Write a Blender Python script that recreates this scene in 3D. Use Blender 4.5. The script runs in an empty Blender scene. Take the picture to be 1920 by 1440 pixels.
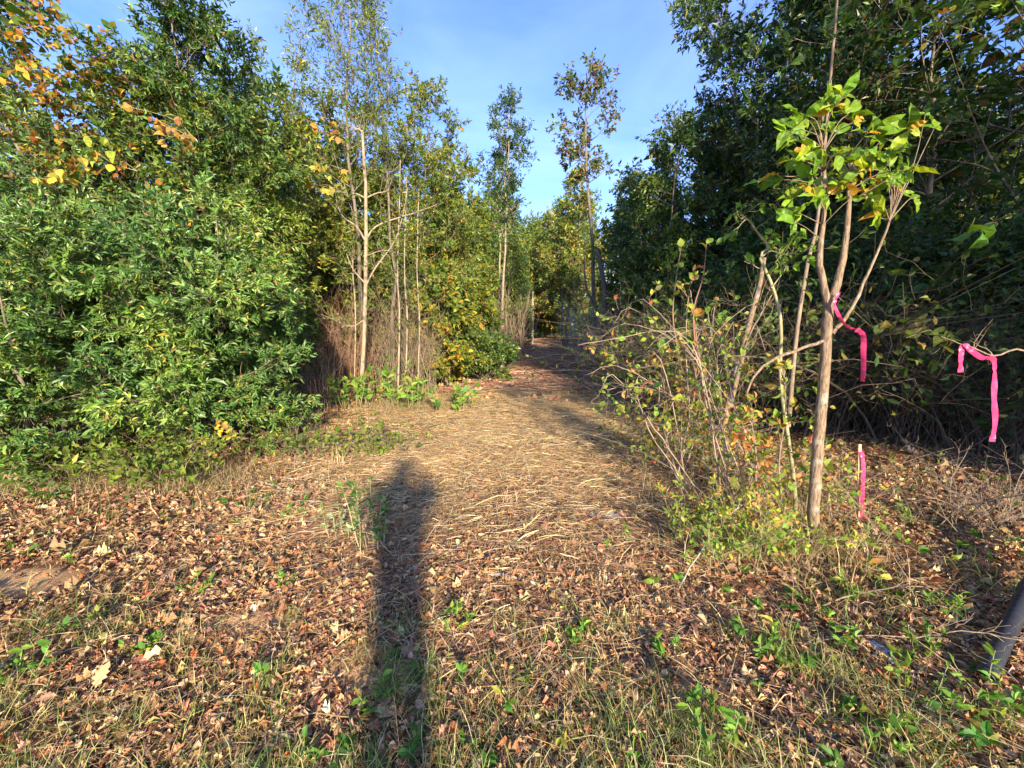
import bpy, bmesh, math
import numpy as np
from mathutils import Vector
rad = math.radians
scene = bpy.context.scene
C = scene.collection
PI = math.pi

# ------------------------------------------------------------------ camera, sky, sun, exposure
F_PX, CAM_H = 750.0, 1.6                      # focal length in photo pixels (1920 wide), lens height
PITCH = math.atan(100 / F_PX)
cam = bpy.data.objects.new("camera", bpy.data.cameras.new("camera"))
C.objects.link(cam)
cam.location = (0, 0, CAM_H)
cam.rotation_euler = (PI / 2 - PITCH, 0, 0)
cam.data.sensor_width = 36
cam.data.lens = 36 * F_PX / 1920
cam.data.clip_start = 0.02
cam.data.clip_end = 4000
scene.camera = cam

SUN_EL, SUN_AZ = rad(18.5), rad(14.6)          # sun low behind the camera, a little to the right
sdir = Vector((math.sin(SUN_AZ) * math.cos(SUN_EL), -math.cos(SUN_AZ) * math.cos(SUN_EL), math.sin(SUN_EL)))
sun = bpy.data.objects.new("sun", bpy.data.lights.new("sun", 'SUN'))
C.objects.link(sun)
sun.rotation_euler = sdir.to_track_quat('Z', 'Y').to_euler()
sun.data.energy = 5.0
sun.data.angle = rad(2.4)
sun.data.color = (1.0, 0.87, 0.67)

world = bpy.data.worlds.new("World")
scene.world = world
world.use_nodes = True
wt = world.node_tree
for n in list(wt.nodes): wt.nodes.remove(n)
def wn(t, **k):
    n = wt.nodes.new(t)
    for a, b in k.items(): setattr(n, a, b)
    return n
sky = wn('ShaderNodeTexSky', sky_type='NISHITA', sun_disc=False)
sky.sun_elevation = SUN_EL
sky.sun_rotation = PI - SUN_AZ
sky.air_density = 1.0; sky.dust_density = 0.3; sky.ozone_density = 2.5
tc = wn('ShaderNodeTexCoord')
mp = wn('ShaderNodeMapping'); mp.inputs['Scale'].default_value = (1.0, 1.6, 3.0)
ns = wn('ShaderNodeTexNoise'); ns.inputs['Scale'].default_value = 1.7; ns.inputs['Detail'].default_value = 7; ns.inputs['Roughness'].default_value = .52
ns.inputs['Distortion'].default_value = .5
rp = wn('ShaderNodeValToRGB'); rp.color_ramp.elements[0].position = .42; rp.color_ramp.elements[1].position = .78
mul = wn('ShaderNodeMath', operation='MULTIPLY'); mul.inputs[1].default_value = .20
tint = wn('ShaderNodeMix', data_type='RGBA', blend_type='MULTIPLY'); tint.inputs[0].default_value = 1.0
tint.inputs[7].default_value = (0.72, 0.87, 1.36, 1)
cl = wn('ShaderNodeMix', data_type='RGBA'); cl.inputs[7].default_value = (7.0, 8.2, 10.2, 1)
bg = wn('ShaderNodeBackground'); bg.inputs[1].default_value = 0.13
wo = wn('ShaderNodeOutputWorld')
L = wt.links.new
L(tc.outputs['Generated'], mp.inputs[0]); L(mp.outputs[0], ns.inputs['Vector']); L(ns.outputs['Fac'], rp.inputs[0])
L(rp.outputs[0], mul.inputs[0]); L(mul.outputs[0], cl.inputs[0]); L(sky.outputs[0], tint.inputs[6]); L(tint.outputs[2], cl.inputs[6])
L(cl.outputs[2], bg.inputs[0]); L(bg.outputs[0], wo.inputs[0])

scene.view_settings.view_transform = 'Standard'
scene.view_settings.look = 'None'
scene.view_settings.gamma = 1
scene.view_settings.exposure = 1.32
scene.cycles.max_bounces = 6
scene.cycles.diffuse_bounces = 3
scene.cycles.glossy_bounces = 2
scene.cycles.transmission_bounces = 3
scene.cycles.use_denoising = True

# ------------------------------------------------------------------ placing
cp, sp = math.cos(PITCH), math.sin(PITCH)
def at(px, py, Y):
    """world point seen at photo pixel (px, py) that lies Y metres ahead"""
    u, v = (px - 960) / F_PX, -(py - 720) / F_PX
    d = np.array([u, cp + v * sp, -sp + v * cp])
    return d * (Y / d[1]) + np.array([0, 0, CAM_H])
CY = [0, 3, 5, 8, 12, 25, 60, 200]
def path_c(y): return np.interp(y, CY, [0, -.1, -.3, .1, 1.2, 2.9, 4.2, 4.2])
def path_w(y): return np.interp(y, CY, [1.2, 1.8, 2.35, 2.8, 2.2, 2.6, 2.3, 2.3])
def gz(x, y):
    x = np.asarray(x, float); y = np.asarray(y, float)
    z = .022 * np.sin(x * 2.1 + y * .9) + .018 * np.sin(y * 2.7 - x * 1.3) + .03 * np.sin(x * .55 + 1.3) * np.sin(y * .47)
    off = np.clip((np.abs(x - path_c(y)) - path_w(y)) / 3.0, 0, 1)
    return z + .16 * off * off + np.clip((y - 40) / 60, 0, 1) * 1.0
def ground_at(px, py):
    lo, hi = .5, 200.
    for _ in range(50):
        m = .5 * (lo + hi); p = at(px, py, m)
        if p[2] > gz(p[0], p[1]): lo = m
        else: hi = m
    return at(px, py, lo)

# ------------------------------------------------------------------ materials
def mat(name):
    m = bpy.data.materials.new(name); m.use_nodes = True
    nt = m.node_tree
    for n in list(nt.nodes): nt.nodes.remove(n)
    return m, nt, nt.nodes.new('ShaderNodeOutputMaterial')
def leaf_mat(name, rough=.42, trans=.32, spec=.5, noise=60., warm=(1.25, 1.15, .5)):
    m, nt, o = mat(name); N = nt.nodes.new; l = nt.links.new
    a = N('ShaderNodeAttribute'); a.attribute_name = 'col'
    t = N('ShaderNodeTexCoord'); n = N('ShaderNodeTexNoise'); n.inputs['Scale'].default_value = noise; n.inputs['Detail'].default_value = 3
    r = N('ShaderNodeMapRange'); r.inputs[1].default_value = .3; r.inputs[2].default_value = .7; r.inputs[3].default_value = .72; r.inputs[4].default_value = 1.22
    mx = N('ShaderNodeMix'); mx.data_type = 'RGBA'; mx.blend_type = 'MULTIPLY'; mx.inputs[0].default_value = 1
    l(t.outputs['Object'], n.inputs['Vector']); l(n.outputs['Fac'], r.inputs[0]); l(a.outputs['Color'], mx.inputs[6]); l(r.outputs[0], mx.inputs[7])
    b = N('ShaderNodeBsdfPrincipled'); b.inputs['Roughness'].default_value = rough; b.inputs['Specular IOR Level'].default_value = spec
    l(mx.outputs[2], b.inputs['Base Color'])
    tr = N('ShaderNodeBsdfTranslucent')
    m2 = N('ShaderNodeMix'); m2.data_type = 'RGBA'; m2.blend_type = 'MULTIPLY'; m2.inputs[0].default_value = 1; m2.inputs[7].default_value = (*warm, 1)
    l(mx.outputs[2], m2.inputs[6]); l(m2.outputs[2], tr.inputs[0])
    ms = N('ShaderNodeMixShader'); ms.inputs[0].default_value = trans
    l(b.outputs[0], ms.inputs[1]); l(tr.outputs[0], ms.inputs[2]); l(ms.outputs[0], o.inputs[0])
    return m
def bark_mat(name, c1, c2, scale=18., stretch=.25, rough=.85, bump=.5, blotch=None):
    m, nt, o = mat(name); N = nt.nodes.new; l = nt.links.new
    t = N('ShaderNodeTexCoord'); mp = N('ShaderNodeMapping'); mp.inputs['Scale'].default_value = (1, 1, stretch)
    n = N('ShaderNodeTexNoise'); n.inputs['Scale'].default_value = scale; n.inputs['Detail'].default_value = 6; n.inputs['Roughness'].default_value = .65
    r = N('ShaderNodeValToRGB'); e = r.color_ramp.elements
    e[0].position = .34; e[0].color = (*c1, 1); e[1].position = .66; e[1].color = (*c2, 1)
    l(t.outputs['Object'], mp.inputs[0]); l(mp.outputs[0], n.inputs['Vector']); l(n.outputs['Fac'], r.inputs[0])
    col = r.outputs[0]
    if blotch:
        n2 = N('ShaderNodeTexNoise'); n2.inputs['Scale'].default_value = 7; n2.inputs['Detail'].default_value = 3
        r2 = N('ShaderNodeValToRGB'); r2.color_ramp.elements[0].position = .55; r2.color_ramp.elements[1].position = .66
        l(t.outputs['Object'], n2.inputs['Vector']); l(n2.outputs['Fac'], r2.inputs[0])
        mx = N('ShaderNodeMix'); mx.data_type = 'RGBA'; l(r2.outputs[0], mx.inputs[0]); l(col, mx.inputs[6]); mx.inputs[7].default_value = (*blotch, 1)
        col = mx.outputs[2]
    b = N('ShaderNodeBsdfPrincipled'); b.inputs['Roughness'].default_value = rough; b.inputs['Specular IOR Level'].default_value = .25
    l(col, b.inputs['Base Color'])
    bp = N('ShaderNodeBump'); bp.inputs['Strength'].default_value = bump; bp.inputs['Distance'].default_value = .01
    l(n.outputs['Fac'], bp.inputs['Height']); l(bp.outputs[0], b.inputs['Normal']); l(b.outputs[0], o.inputs[0])
    return m
M = {}
M['leaf'] = leaf_mat('green_leaf')
M['gloss'] = leaf_mat('glossy_leaf', rough=.42, trans=.24, spec=.6)
M['thin'] = leaf_mat('thin_leaf', rough=.5, trans=.45, spec=.3, noise=35)
M['dry'] = leaf_mat('dry_leaf', rough=.8, trans=.12, spec=.15, noise=90, warm=(1.1, .9, .6))
M['straw'] = leaf_mat('dry_straw', rough=.75, trans=.12, spec=.2, noise=40, warm=(1.1, .9, .6))
M['grass'] = leaf_mat('grass_blade', rough=.5, trans=.35, spec=.3, noise=20)
M['bark'] = bark_mat('grey_brown_bark', (.10, .075, .05), (.25, .20, .145))
M['pale'] = bark_mat('pale_bark', (.21, .16, .10), (.42, .34, .22), scale=22, blotch=(.16, .13, .09))
M['hick'] = bark_mat('hickory_bark', (.10, .065, .04), (.36, .25, .15), scale=75, stretch=.22, bump=1., blotch=(.36, .33, .24))
M['twig'] = bark_mat('twig_bark', (.15, .10, .065), (.32, .24, .16), scale=30)
M['gtwig'] = bark_mat('grey_twig_bark', (.24, .20, .16), (.46, .40, .32), scale=30)
M['shade'] = bark_mat('shaded_twig_bark', (.07, .05, .035), (.17, .125, .085), scale=30)  # twig bark in darker colours, painting in the shade of the right hand woods
M['red'] = bark_mat('reddish_cane', (.19, .095, .06), (.34, .19, .12), scale=22)
M['olive'] = bark_mat('olive_stem', (.22, .19, .08), (.42, .38, .20), scale=25)

# ------------------------------------------------------------------ mesh helpers
def tag(o, label=None, cat=None, group=None, kind=None):
    if label: o['label'] = label
    if cat: o['category'] = cat
    if group: o['group'] = group
    if kind: o['kind'] = kind
    return o
class MB:
    """collects vertex / face arrays and links them as one mesh object"""
    def __init__(s): s.v = []; s.q = []; s.t = []; s.c = []; s.n = 0; s.qm = []; s.tm = []
    def add(s, v, quads=None, tris=None, col=None, mi=0):
        v = np.asarray(v, float).reshape(-1, 3)
        s.v.append(v)
        if quads is not None and len(quads):
            q = np.asarray(quads).reshape(-1, 4) + s.n; s.q.append(q); s.qm.append(np.full(len(q), mi))
        if tris is not None and len(tris):
            t = np.asarray(tris).reshape(-1, 3) + s.n; s.t.append(t); s.tm.append(np.full(len(t), mi))
        c = np.ones((len(v), 4)) * .2
        if col is not None: c[:, :3] = col; c[:, 3] = 1
        s.c.append(c); s.n += len(v)
        return s
    def build(s, name, mats, parent=None, smooth=False):
        me = bpy.data.meshes.new(name)
        v = np.concatenate(s.v); c = np.concatenate(s.c)
        q = np.concatenate(s.q) if s.q else np.zeros((0, 4), int); t = np.concatenate(s.t) if s.t else np.zeros((0, 3), int)
        mi = np.concatenate((s.qm + s.tm)) if (s.qm or s.tm) else np.zeros(0)
        me.vertices.add(len(v)); me.vertices.foreach_set('co', v.astype(np.float32).ravel())
        li = np.concatenate([q.ravel(), t.ravel()]).astype(np.int32)
        me.loops.add(len(li)); me.loops.foreach_set('vertex_index', li)
        me.polygons.add(len(q) + len(t))
        st = np.concatenate([np.arange(len(q)) * 4, len(q) * 4 + np.arange(len(t)) * 3]).astype(np.int32)
        me.polygons.foreach_set('loop_start', st)
        if not isinstance(mats, (list, tuple)): mats = [mats]
        for m in mats: me.materials.append(m)
        me.polygons.foreach_set('material_index', mi.astype(np.int32))
        if smooth: me.polygons.foreach_set('use_smooth', np.ones(len(st), bool))
        else: me.polygons.foreach_set('use_smooth', np.zeros(len(st), bool))
        a = me.attributes.new('col', 'FLOAT_COLOR', 'POINT'); a.data.foreach_set('color', c.astype(np.float32).ravel())
        me.update(calc_edges=True)
        o = bpy.data.objects.new(name, me); C.objects.link(o); o.parent = parent
        return o
def empty(name, loc, label, cat, group=None, rz=0):
    o = bpy.data.objects.new(name, None); C.objects.link(o); o.location = [float(a) for a in loc]; o.rotation_euler = (0, 0, rz)
    o.empty_display_size = .1
    return tag(o, label, cat, group)
def dup(root, loc, rz=0, sc=1., label=None, group=None):
    r = root.copy(); C.objects.link(r); r.location = [float(a) for a in loc]; r.rotation_euler = (0, 0, rz)
    r.scale = (sc, sc, sc) if not isinstance(sc, tuple) else sc
    if label: r['label'] = label
    if group: r['group'] = group
    for ch in list(root.children):
        c = ch.copy(); C.objects.link(c); c.parent = r
        for g in ch.children:
            d = g.copy(); C.objects.link(d); d.parent = c
    return r
def nrm(a): return a / np.maximum(np.linalg.norm(a, axis=-1, keepdims=True), 1e-9)
def tubes(mb, P, R, sides=4, mi=0, col=None, cap=True):
    """P (n,k,3) polylines, R (n,k) radii"""
    P = np.asarray(P, float); R = np.asarray(R, float)
    if P.ndim == 2: P = P[None]; R = R[None]
    n, k, _ = P.shape
    T = nrm(np.gradient(P, axis=1))
    ax = nrm(P[:, -1] - P[:, 0]); ref = np.where(np.abs(ax[:, 2:3]) > .8, np.array([[1., 0, 0]]), np.array([[0, 0, 1.]]))
    A = nrm(np.cross(T, ref[:, None, :])); B = np.cross(T, A)
    th = np.arange(sides) * 2 * PI / sides
    V = P[:, :, None, :] + R[:, :, None, None] * (A[:, :, None, :] * np.cos(th)[None, None, :, None] + B[:, :, None, :] * np.sin(th)[None, None, :, None])
    base = (np.arange(n)[:, None, None] * k + np.arange(k - 1)[None, :, None]) * sides
    j = np.arange(sides)[None, None, :]; j2 = (j + 1) % sides
    Q = np.stack([base + j, base + j2, base + sides + j2, base + sides + j], -1).reshape(-1, 4)
    t = None
    if cap and sides in (3, 4, 5, 6, 8, 10, 12):
        e = ((np.arange(n) + 1) * k - 1) * sides
        t = np.stack([np.stack([e, e + i, e + i + 1], -1) for i in range(1, sides - 1)], 1).reshape(-1, 3)
    c = None
    if col is not None: c = np.repeat(np.asarray(col, float).reshape(-1, 3), k * sides, 0) if np.ndim(col) > 1 else col
    mb.add(V, quads=Q, tris=t, col=c, mi=mi)
def polyline(pts, k):
    """smooth resampling of a few points"""
    p = np.asarray(pts, float); t = np.linspace(0, len(p) - 1, k); out = []
    pp = np.vstack([2 * p[0] - p[1], p, 2 * p[-1] - p[-2]])
    for a in t:
        i = min(int(a), len(p) - 2); f = a - i; a0, a1, a2, a3 = pp[i:i + 4]
        out.append(.5 * ((2 * a1) + (-a0 + a2) * f + (2 * a0 - 5 * a1 + 4 * a2 - a3) * f * f + (-a0 + 3 * a1 - 3 * a2 + a3) * f ** 3))
    return np.array(out)
# leaf outlines: (along, across, lift)
TPL = {
 'tri': (np.array([[0, 0, 0], [.45, -.5, .1], [1, 0, 0], [.45, .5, .1]]), None, np.array([[0, 2, 1], [0, 3, 2]])),
 'lan': (np.array([[0, 0, 0], [.35, -.48, .1], [.75, -.3, .06], [1, 0, -.12], [.75, .3, .06], [.35, .48, .1], [.5, 0, 0]]), np.array([[0, 6, 2, 1], [0, 5, 4, 6]]), np.array([[6, 3, 2], [6, 4, 3]])),
 'ova': (np.array([[0, 0, 0], [.14, -.3, .05], [.42, -.5, .12], [.72, -.34, .06], [1, 0, -.14], [.72, .34, .06], [.42, .5, .12], [.14, .3, .05], [.42, 0, 0], [.72, 0, -.03]]),
         np.array([[0, 8, 2, 1], [0, 7, 6, 8], [8, 9, 3, 2], [8, 6, 5, 9]]), np.array([[9, 4, 3], [9, 5, 4]])),
 'dry': (np.array([[0, 0, .1], [.2, -.45, .3], [.5, -.34, .12], [.72, -.5, .34], [1, 0, .26], [.78, .42, .1], [.5, .3, .2], [.22, .5, .02], [.5, 0, -.04]]),
         None, np.array([[8, 1, 0], [8, 2, 1], [8, 3, 2], [8, 4, 3], [8, 5, 4], [8, 6, 5], [8, 7, 6], [8, 0, 7]])),
}
def _oak():
    u = [0, .12, .2, .3, .42, .5, .62, .7, .82, .9]; v = [.03, .08, .30, .20, .48, .28, .44, .24, .28, .14]
    o = [[a, -b, .1 * (b > .2)] for a, b in zip(u, v)] + [[1, 0, 0]] + [[a, b, .1 * (b > .2)] for a, b in zip(u[::-1], v[::-1])]
    mids = [[.25, 0, 0], [.5, 0, 0], [.75, 0, 0]]; n = len(o); m0 = n
    t = []
    for i in range(n):
        j = (i + 1) % n; c = m0 + min(2, int(.5 * (o[i][0] + o[j][0]) / .34)); t.append([c, j, i])
    t += [[m0, m0 + 1, 3], [m0, n - 4, m0 + 1], [m0 + 1, m0 + 2, 7], [m0 + 1, n - 8, m0 + 2]]
    return np.array(o + mids, float), None, np.array(t)
TPL['oak'] = _oak()
def _big():
    u = np.array([.04, .12, .24, .38, .52, .66, .80, .92]); v = np.array([.08, .24, .39, .48, .49, .41, .26, .1])
    o = [[0, 0, 0]] + [[a, -b, .12 * b - .10 * a * a] for a, b in zip(u, v)] + [[1, 0, -.12]] + [[a, b, .12 * b - .10 * a * a] for a, b in zip(u[::-1], v[::-1])]
    md = [[a, 0, -.12 * a * a] for a in u]; n = len(o); t = []
    for i in range(1, 8): a, b, m = i, i + 1, n + i - 1; t += [[m, m + 1, b], [m, b, a], [m, n - i, m + 1], [m + 1, n - i, n - i - 1]]
    t += [[0, n, 1], [0, n - 1, n], [n + 7, 9, 8], [n + 7, 10, 9]]
    return np.array(o + md, float), None, np.array(t)
TPL['big'] = _big()
def _star():
    v = [[.0, 0, 0]]; tips = [(-2.2, .55), (-1.15, .85), (0, 1), (1.15, .85), (2.2, .55)]
    for i, (a, r) in enumerate(tips):
        v.append([.38 + .62 * r * math.cos(a), .75 * r * math.sin(a), .05])
        if i < 4:
            b = (a + tips[i + 1][0]) / 2; v.append([.38 + .30 * math.cos(b), .34 * math.sin(b), .1])
    v.append([.38, 0, 0]); m = len(v) - 1
    return np.array(v), None, np.array([[m, i, i + 1] for i in range(0, m - 1)] + [[m, m - 1, 0]])
TPL['star'] = _star()
def leaves(mb, P, D, N, Ln, W, col, tpl='lan', mi=0, rng=None, curl=0., cup=0.):
    tv, tq, tt = TPL[tpl]; n = len(P)
    if n == 0: return
    D = nrm(D); S = nrm(np.cross(N, D)); N2 = np.cross(D, S)
    Ln = np.broadcast_to(Ln, (n,)); W = np.broadcast_to(W, (n,))
    u = tv[None, :, 0]; v = tv[None, :, 1] * W[:, None]; w = np.broadcast_to(tv[None, :, 2], (n, len(tv)))
    if rng is not None:
        w = w * rng.uniform(-.4, 2.2, (n, 1)) - curl * rng.uniform(.0, 1, (n, 1)) * u * u
        if cup: w = w + cup * rng.normal(.35, .7, (n, 1)) * (2 * tv[None, :, 1]) ** 2 * .5 + rng.normal(0, .035, w.shape) + cup * rng.normal(0, .5, (n, 1)) * tv[None, :, 1] * (tv[None, :, 0] - .5)
    V = P[:, None, :] + Ln[:, None, None] * (u[..., None] * D[:, None, :] + v[..., None] * S[:, None, :] + w[..., None] * N2[:, None, :])
    k = len(tv); o = (np.arange(n) * k)[:, None, None]
    mb.add(V, quads=None if tq is None else (tq[None] + o), tris=tt[None] + o, col=np.repeat(col, k, 0), mi=mi)
def pal(rng, n, cols, var=.18):
    """cols: [(weight, (r,g,b)), ...]"""
    w = np.array([c[0] for c in cols], float); a = np.array([c[1] for c in cols], float)
    i = rng.choice(len(cols), n, p=w / w.sum())
    return np.clip(a[i] * np.exp(rng.normal(0, var, (n, 1))) * np.exp(rng.normal(0, var * .35, (n, 3))), .004, .95)
def sample(P, R, s):
    """points, tangents and radii at parameters s (n,c) on polylines P (n,k,3)"""
    n, k, _ = P.shape
    f = s * (k - 1); i = np.clip(f.astype(int), 0, k - 2); f = (f - i)[..., None]; r = np.arange(n)[:, None]
    a, b = P[r, i], P[r, i + 1]
    return a * (1 - f) + b * f, nrm(b - a), R[r, i] * (1 - f[..., 0]) + R[r, i + 1] * f[..., 0]
def kids(rng, P, R, c, s0, s1, ang, length, k=4, up=.1, rr=.55, wob=.2, rmin=.0012, tip=.25, s=None, az=None):
    n = len(P)
    if s is None: s = rng.uniform(s0, s1, (n, c))
    B, T, r = sample(P, R, s)
    if az is None: X = rng.normal(0, 1, (n, c, 3))
    else: X = np.stack([np.cos(az), np.sin(az), np.zeros_like(az)], -1)
    X = nrm(X - (X * T).sum(-1, keepdims=True) * T)
    a = ang * np.exp(rng.normal(0, .18, (n, c, 1)))
    D = nrm(T * np.cos(a) + X * np.sin(a))
    if callable(length): Lh = length(s)
    else: Lh = length * np.ones((n, c))
    Lh = Lh * rng.uniform(.65, 1.2, (n, c))
    D = D.reshape(-1, 3); B = B.reshape(-1, 3); Lh = Lh.reshape(-1); r = np.maximum(r.reshape(-1) * rr, rmin)
    pts = [B]; d = D
    for j in range(k - 1):
        d = nrm(d + rng.normal(0, wob, d.shape) + np.array([0, 0, up]))
        pts.append(pts[-1] + d * (Lh / (k - 1))[:, None])
    P2 = np.stack(pts, 1)
    R2 = np.maximum(r[:, None] * np.linspace(1, tip, k)[None], rmin * .6)
    return P2, R2
def leaf_on(mb, rng, P, m, Ln, W, cols, tpl='lan', ang=.9, flat=.7, mi=0, s0=.15, droop=0., var=.18, curl=.2, colf=None):
    n = len(P)
    s = rng.uniform(s0, 1, (n, m)); B, T, _ = sample(P, np.ones(P.shape[:2]), s)
    X = rng.normal(0, 1, B.shape); X = nrm(X - (X * T).sum(-1, keepdims=True) * T)
    a = ang * rng.uniform(.5, 1.3, (n, m, 1))
    D = nrm(T * np.cos(a) + X * np.sin(a) - np.array([0, 0, droop])).reshape(-1, 3)
    N = nrm(np.array([.05, -.25, flat * .6]) + rng.normal(0, .5, D.shape)); B = B.reshape(-1, 3)
    Ls = Ln * np.exp(rng.normal(0, .28, len(B)))
    c = pal(rng, len(B), cols, var)
    if n > 200:
        d = np.sin(B[:, 0] * 2.3 + B[:, 2] * 1.7) + np.sin(B[:, 1] * 2.9 - B[:, 2] * 2.1 + 1) + .7 * np.sin(B[:, 0] * 5.1 + B[:, 1] * 4.3 + B[:, 2] * 6)
        c = c * np.exp(.13 * d[:, None] * np.array([1.5, .9, .4])); k_ = rng.uniform(0, 1, len(c)) < .022; c[k_] = pal(rng, int(k_.sum()), [(2, (.30, .18, .07)), (2, (.45, .36, .06)), (1, (.18, .10, .05))], .2)
        c = np.clip(c, .004, .9)
    if colf is not None: c = colf(rng, B, c)
    leaves(mb, B, D, N, Ls, W * rng.uniform(.8, 1.2, len(B)), c, tpl, mi, rng, curl)

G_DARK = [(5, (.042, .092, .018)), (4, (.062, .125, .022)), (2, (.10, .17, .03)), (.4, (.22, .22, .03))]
G_MID = [(4, (.10, .165, .022)), (4, (.15, .215, .028)), (2.4, (.22, .28, .04)), (.5, (.40, .33, .04))]
G_YEL = [(3, (.11, .18, .025)), (3, (.20, .25, .03)), (1.6, (.42, .34, .035)), (.8, (.45, .22, .04)), (1, (.07, .13, .02))]
ORANGE = [(4, (.46, .22, .05)), (3, (.50, .30, .05)), (2, (.32, .13, .04)), (2, (.17, .22, .03)), (1.5, (.055, .11, .02)), (1, (.55, .42, .05))]
RUST = [(3, (.20, .10, .04)), (2, (.28, .14, .05)), (2, (.09, .10, .03)), (1, (.12, .14, .03))]

def plant(name, label, cat, x, y, h, rmax, group=None, seed=1, stems=1, r0=.05, z0=.15, n1=24, n2=5, n3=4, m=7, leaf=.08, wr=.36, cols=G_MID, tpl='lan',
          bark='bark', lmat='leaf', prof=None, ang1=1.15, up=.12, lean=(0, 0), wob=.05, flat=.7, spread=.0, trunk_pts=None, tw=.35, sub=.42, twl=.5, tpart='trunk',
          droop=.1, crown='crown', sx=1., var=.2, colf=None, sides=7, z=None, top_t=1.):
    """a tree or shrub: tapered stems with limbs as the trunk, twigs and leaves as the crown"""
    rng = np.random.default_rng(seed)
    zg = gz(x, y) if z is None else z
    root = empty(name, (x, y, zg - .03), label, cat, group)
    if prof is None: prof = lambda t: np.sqrt(np.clip(1 - ((t - .42) / .62) ** 2, .03, 1))
    tm = MB(); cm = MB(); k = 12
    SP = []; SR = []
    for i in range(stems):
        if trunk_pts is not None: p = polyline(trunk_pts[i], k); rs = r0 if np.ndim(r0) == 0 else r0[i]; hh = 1
        else:
            a = rng.uniform(0, 2 * PI); hh = h * (1 if i == 0 else rng.uniform(.62, .98))
            t = np.linspace(0, 1, k); d = np.array([math.cos(a), math.sin(a)]) * spread * rmax * (0 if stems == 1 else 1)
            w = np.cumsum(rng.normal(0, wob, (k, 2)), 0) * h / k * 2; w -= w[0]
            p = np.stack([lean[0] * t + d[0] * t ** .8 + w[:, 0] + .12 * d[0], lean[1] * t + d[1] * t ** .8 + w[:, 1] + .12 * d[1], t * hh], 1); rs = r0 * (1 if i == 0 else .75)
        SP.append(p); SR.append(rs * (1 - .86 * np.linspace(0, 1, k) ** .9) * np.where(np.arange(k) == 0, 1.25, 1))
    SP = np.array(SP); SR = np.array(SR)
    tubes(tm, SP, SR, sides)
    c1 = max(1, n1 // stems); s = z0 + (top_t - z0) * (np.arange(c1)[None] + rng.uniform(0, 1, (stems, c1))) / c1
    az = (np.arange(c1)[None] * 2.4 + rng.normal(0, .5, (stems, c1)) + rng.uniform(0, 6, (stems, 1)))
    Ls = lambda s: rmax * prof(s) * (1 if stems == 1 else .8)
    P1, R1 = kids(rng, SP, SR, c1, 0, 1, ang1, Ls, k=6, up=up, rr=.5, wob=.13, s=s, az=az)
    if sx != 1.: P1[..., 0] = P1[:, :1, 0] + (P1[..., 0] - P1[:, :1, 0]) * sx
    tubes(tm, P1, R1, 4)
    ls = lambda s: rmax * sub * (1.15 - .6 * s)
    P2, R2 = kids(rng, P1, R1, n2, .2, 1., .8, ls, k=5, up=up * .7, rr=.6, wob=.2)
    tubes(tm, P2, R2, 3)
    P3, R3 = kids(rng, P2, R2, n3, .2, 1., .75, tw, k=4, up=.08, rr=.6, wob=.22)
    tubes(cm, P3, R3, 3, mi=1)
    P4, R4 = kids(rng, P1, R1, 1, .4, 1., .6, rmax * .55, k=7, up=.1, rr=.5, wob=.22); tubes(cm, P4, R4, 3, mi=1)
    if m: leaf_on(cm, rng, P3, m, leaf, wr, cols, tpl, flat=flat, droop=droop, var=var, colf=colf)
    tm.build(tpart, M[bark], root, smooth=True)
    cm.build(crown, [M[lmat], M['twig' if bark != 'pale' else 'gtwig']], root)
    return root

#==SETTING==
# ------------------------------------------------------------------ ground
def ground_material():
    m, nt, o = mat('forest_soil'); N = nt.nodes.new; l = nt.links.new
    t = N('ShaderNodeTexCoord')
    def noise(s, d=6, r=.6):
        n = N('ShaderNodeTexNoise'); n.inputs['Scale'].default_value = s; n.inputs['Detail'].default_value = d; n.inputs['Roughness'].default_value = r
        l(t.outputs['Object'], n.inputs['Vector']); return n
    a = noise(1.1); b = noise(26, 8, .7); c = noise(120, 4, .7)
    r = N('ShaderNodeValToRGB'); e = r.color_ramp.elements
    e[0].position = .3; e[0].color = (.10, .056, .03, 1); e[1].position = .62; e[1].color = (.31, .18, .10, 1)
    e2 = e.new(.8); e2.color = (.36, .23, .13, 1)
    l(b.outputs['Fac'], r.inputs[0])
    r2 = N('ShaderNodeValToRGB'); f = r2.color_ramp.elements; f[0].position = .4; f[0].color = (.75, .68, .62, 1); f[1].position = .65; f[1].color = (1.2, 1.0, .85, 1)
    l(a.outputs['Fac'], r2.inputs[0])
    mx = N('ShaderNodeMix'); mx.data_type = 'RGBA'; mx.blend_type = 'MULTIPLY'; mx.inputs[0].default_value = 1
    l(r.outputs[0], mx.inputs[6]); l(r2.outputs[0], mx.inputs[7])
    # sandy patch of bare soil: a vertex-attribute mask
    at_ = N('ShaderNodeAttribute'); at_.attribute_name = 'col'
    m2 = N('ShaderNodeMix'); m2.data_type = 'RGBA'; l(at_.outputs['Fac'], m2.inputs[0]); l(mx.outputs[2], m2.inputs[6])
    sr = N('ShaderNodeValToRGB'); g = sr.color_ramp.elements; g[0].color = (.60, .33, .14, 1); g[1].color = (.85, .54, .27, 1); l(c.outputs['Fac'], sr.inputs[0]); l(sr.outputs[0], m2.inputs[7])
    p = N('ShaderNodeBsdfPrincipled'); p.inputs['Roughness'].default_value = .95; p.inputs['Specular IOR Level'].default_value = .15
    l(m2.outputs[2], p.inputs['Base Color'])
    ad = N('ShaderNodeMath'); ad.operation = 'ADD'; l(b.outputs['Fac'], ad.inputs[0]); l(c.outputs['Fac'], ad.inputs[1])
    bp = N('ShaderNodeBump'); bp.inputs['Strength'].default_value = .9; bp.inputs['Distance'].default_value = .02; l(ad.outputs[0], bp.inputs['Height']); l(bp.outputs[0], p.inputs['Normal'])
    l(p.outputs[0], o.inputs[0]); return m
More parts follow.
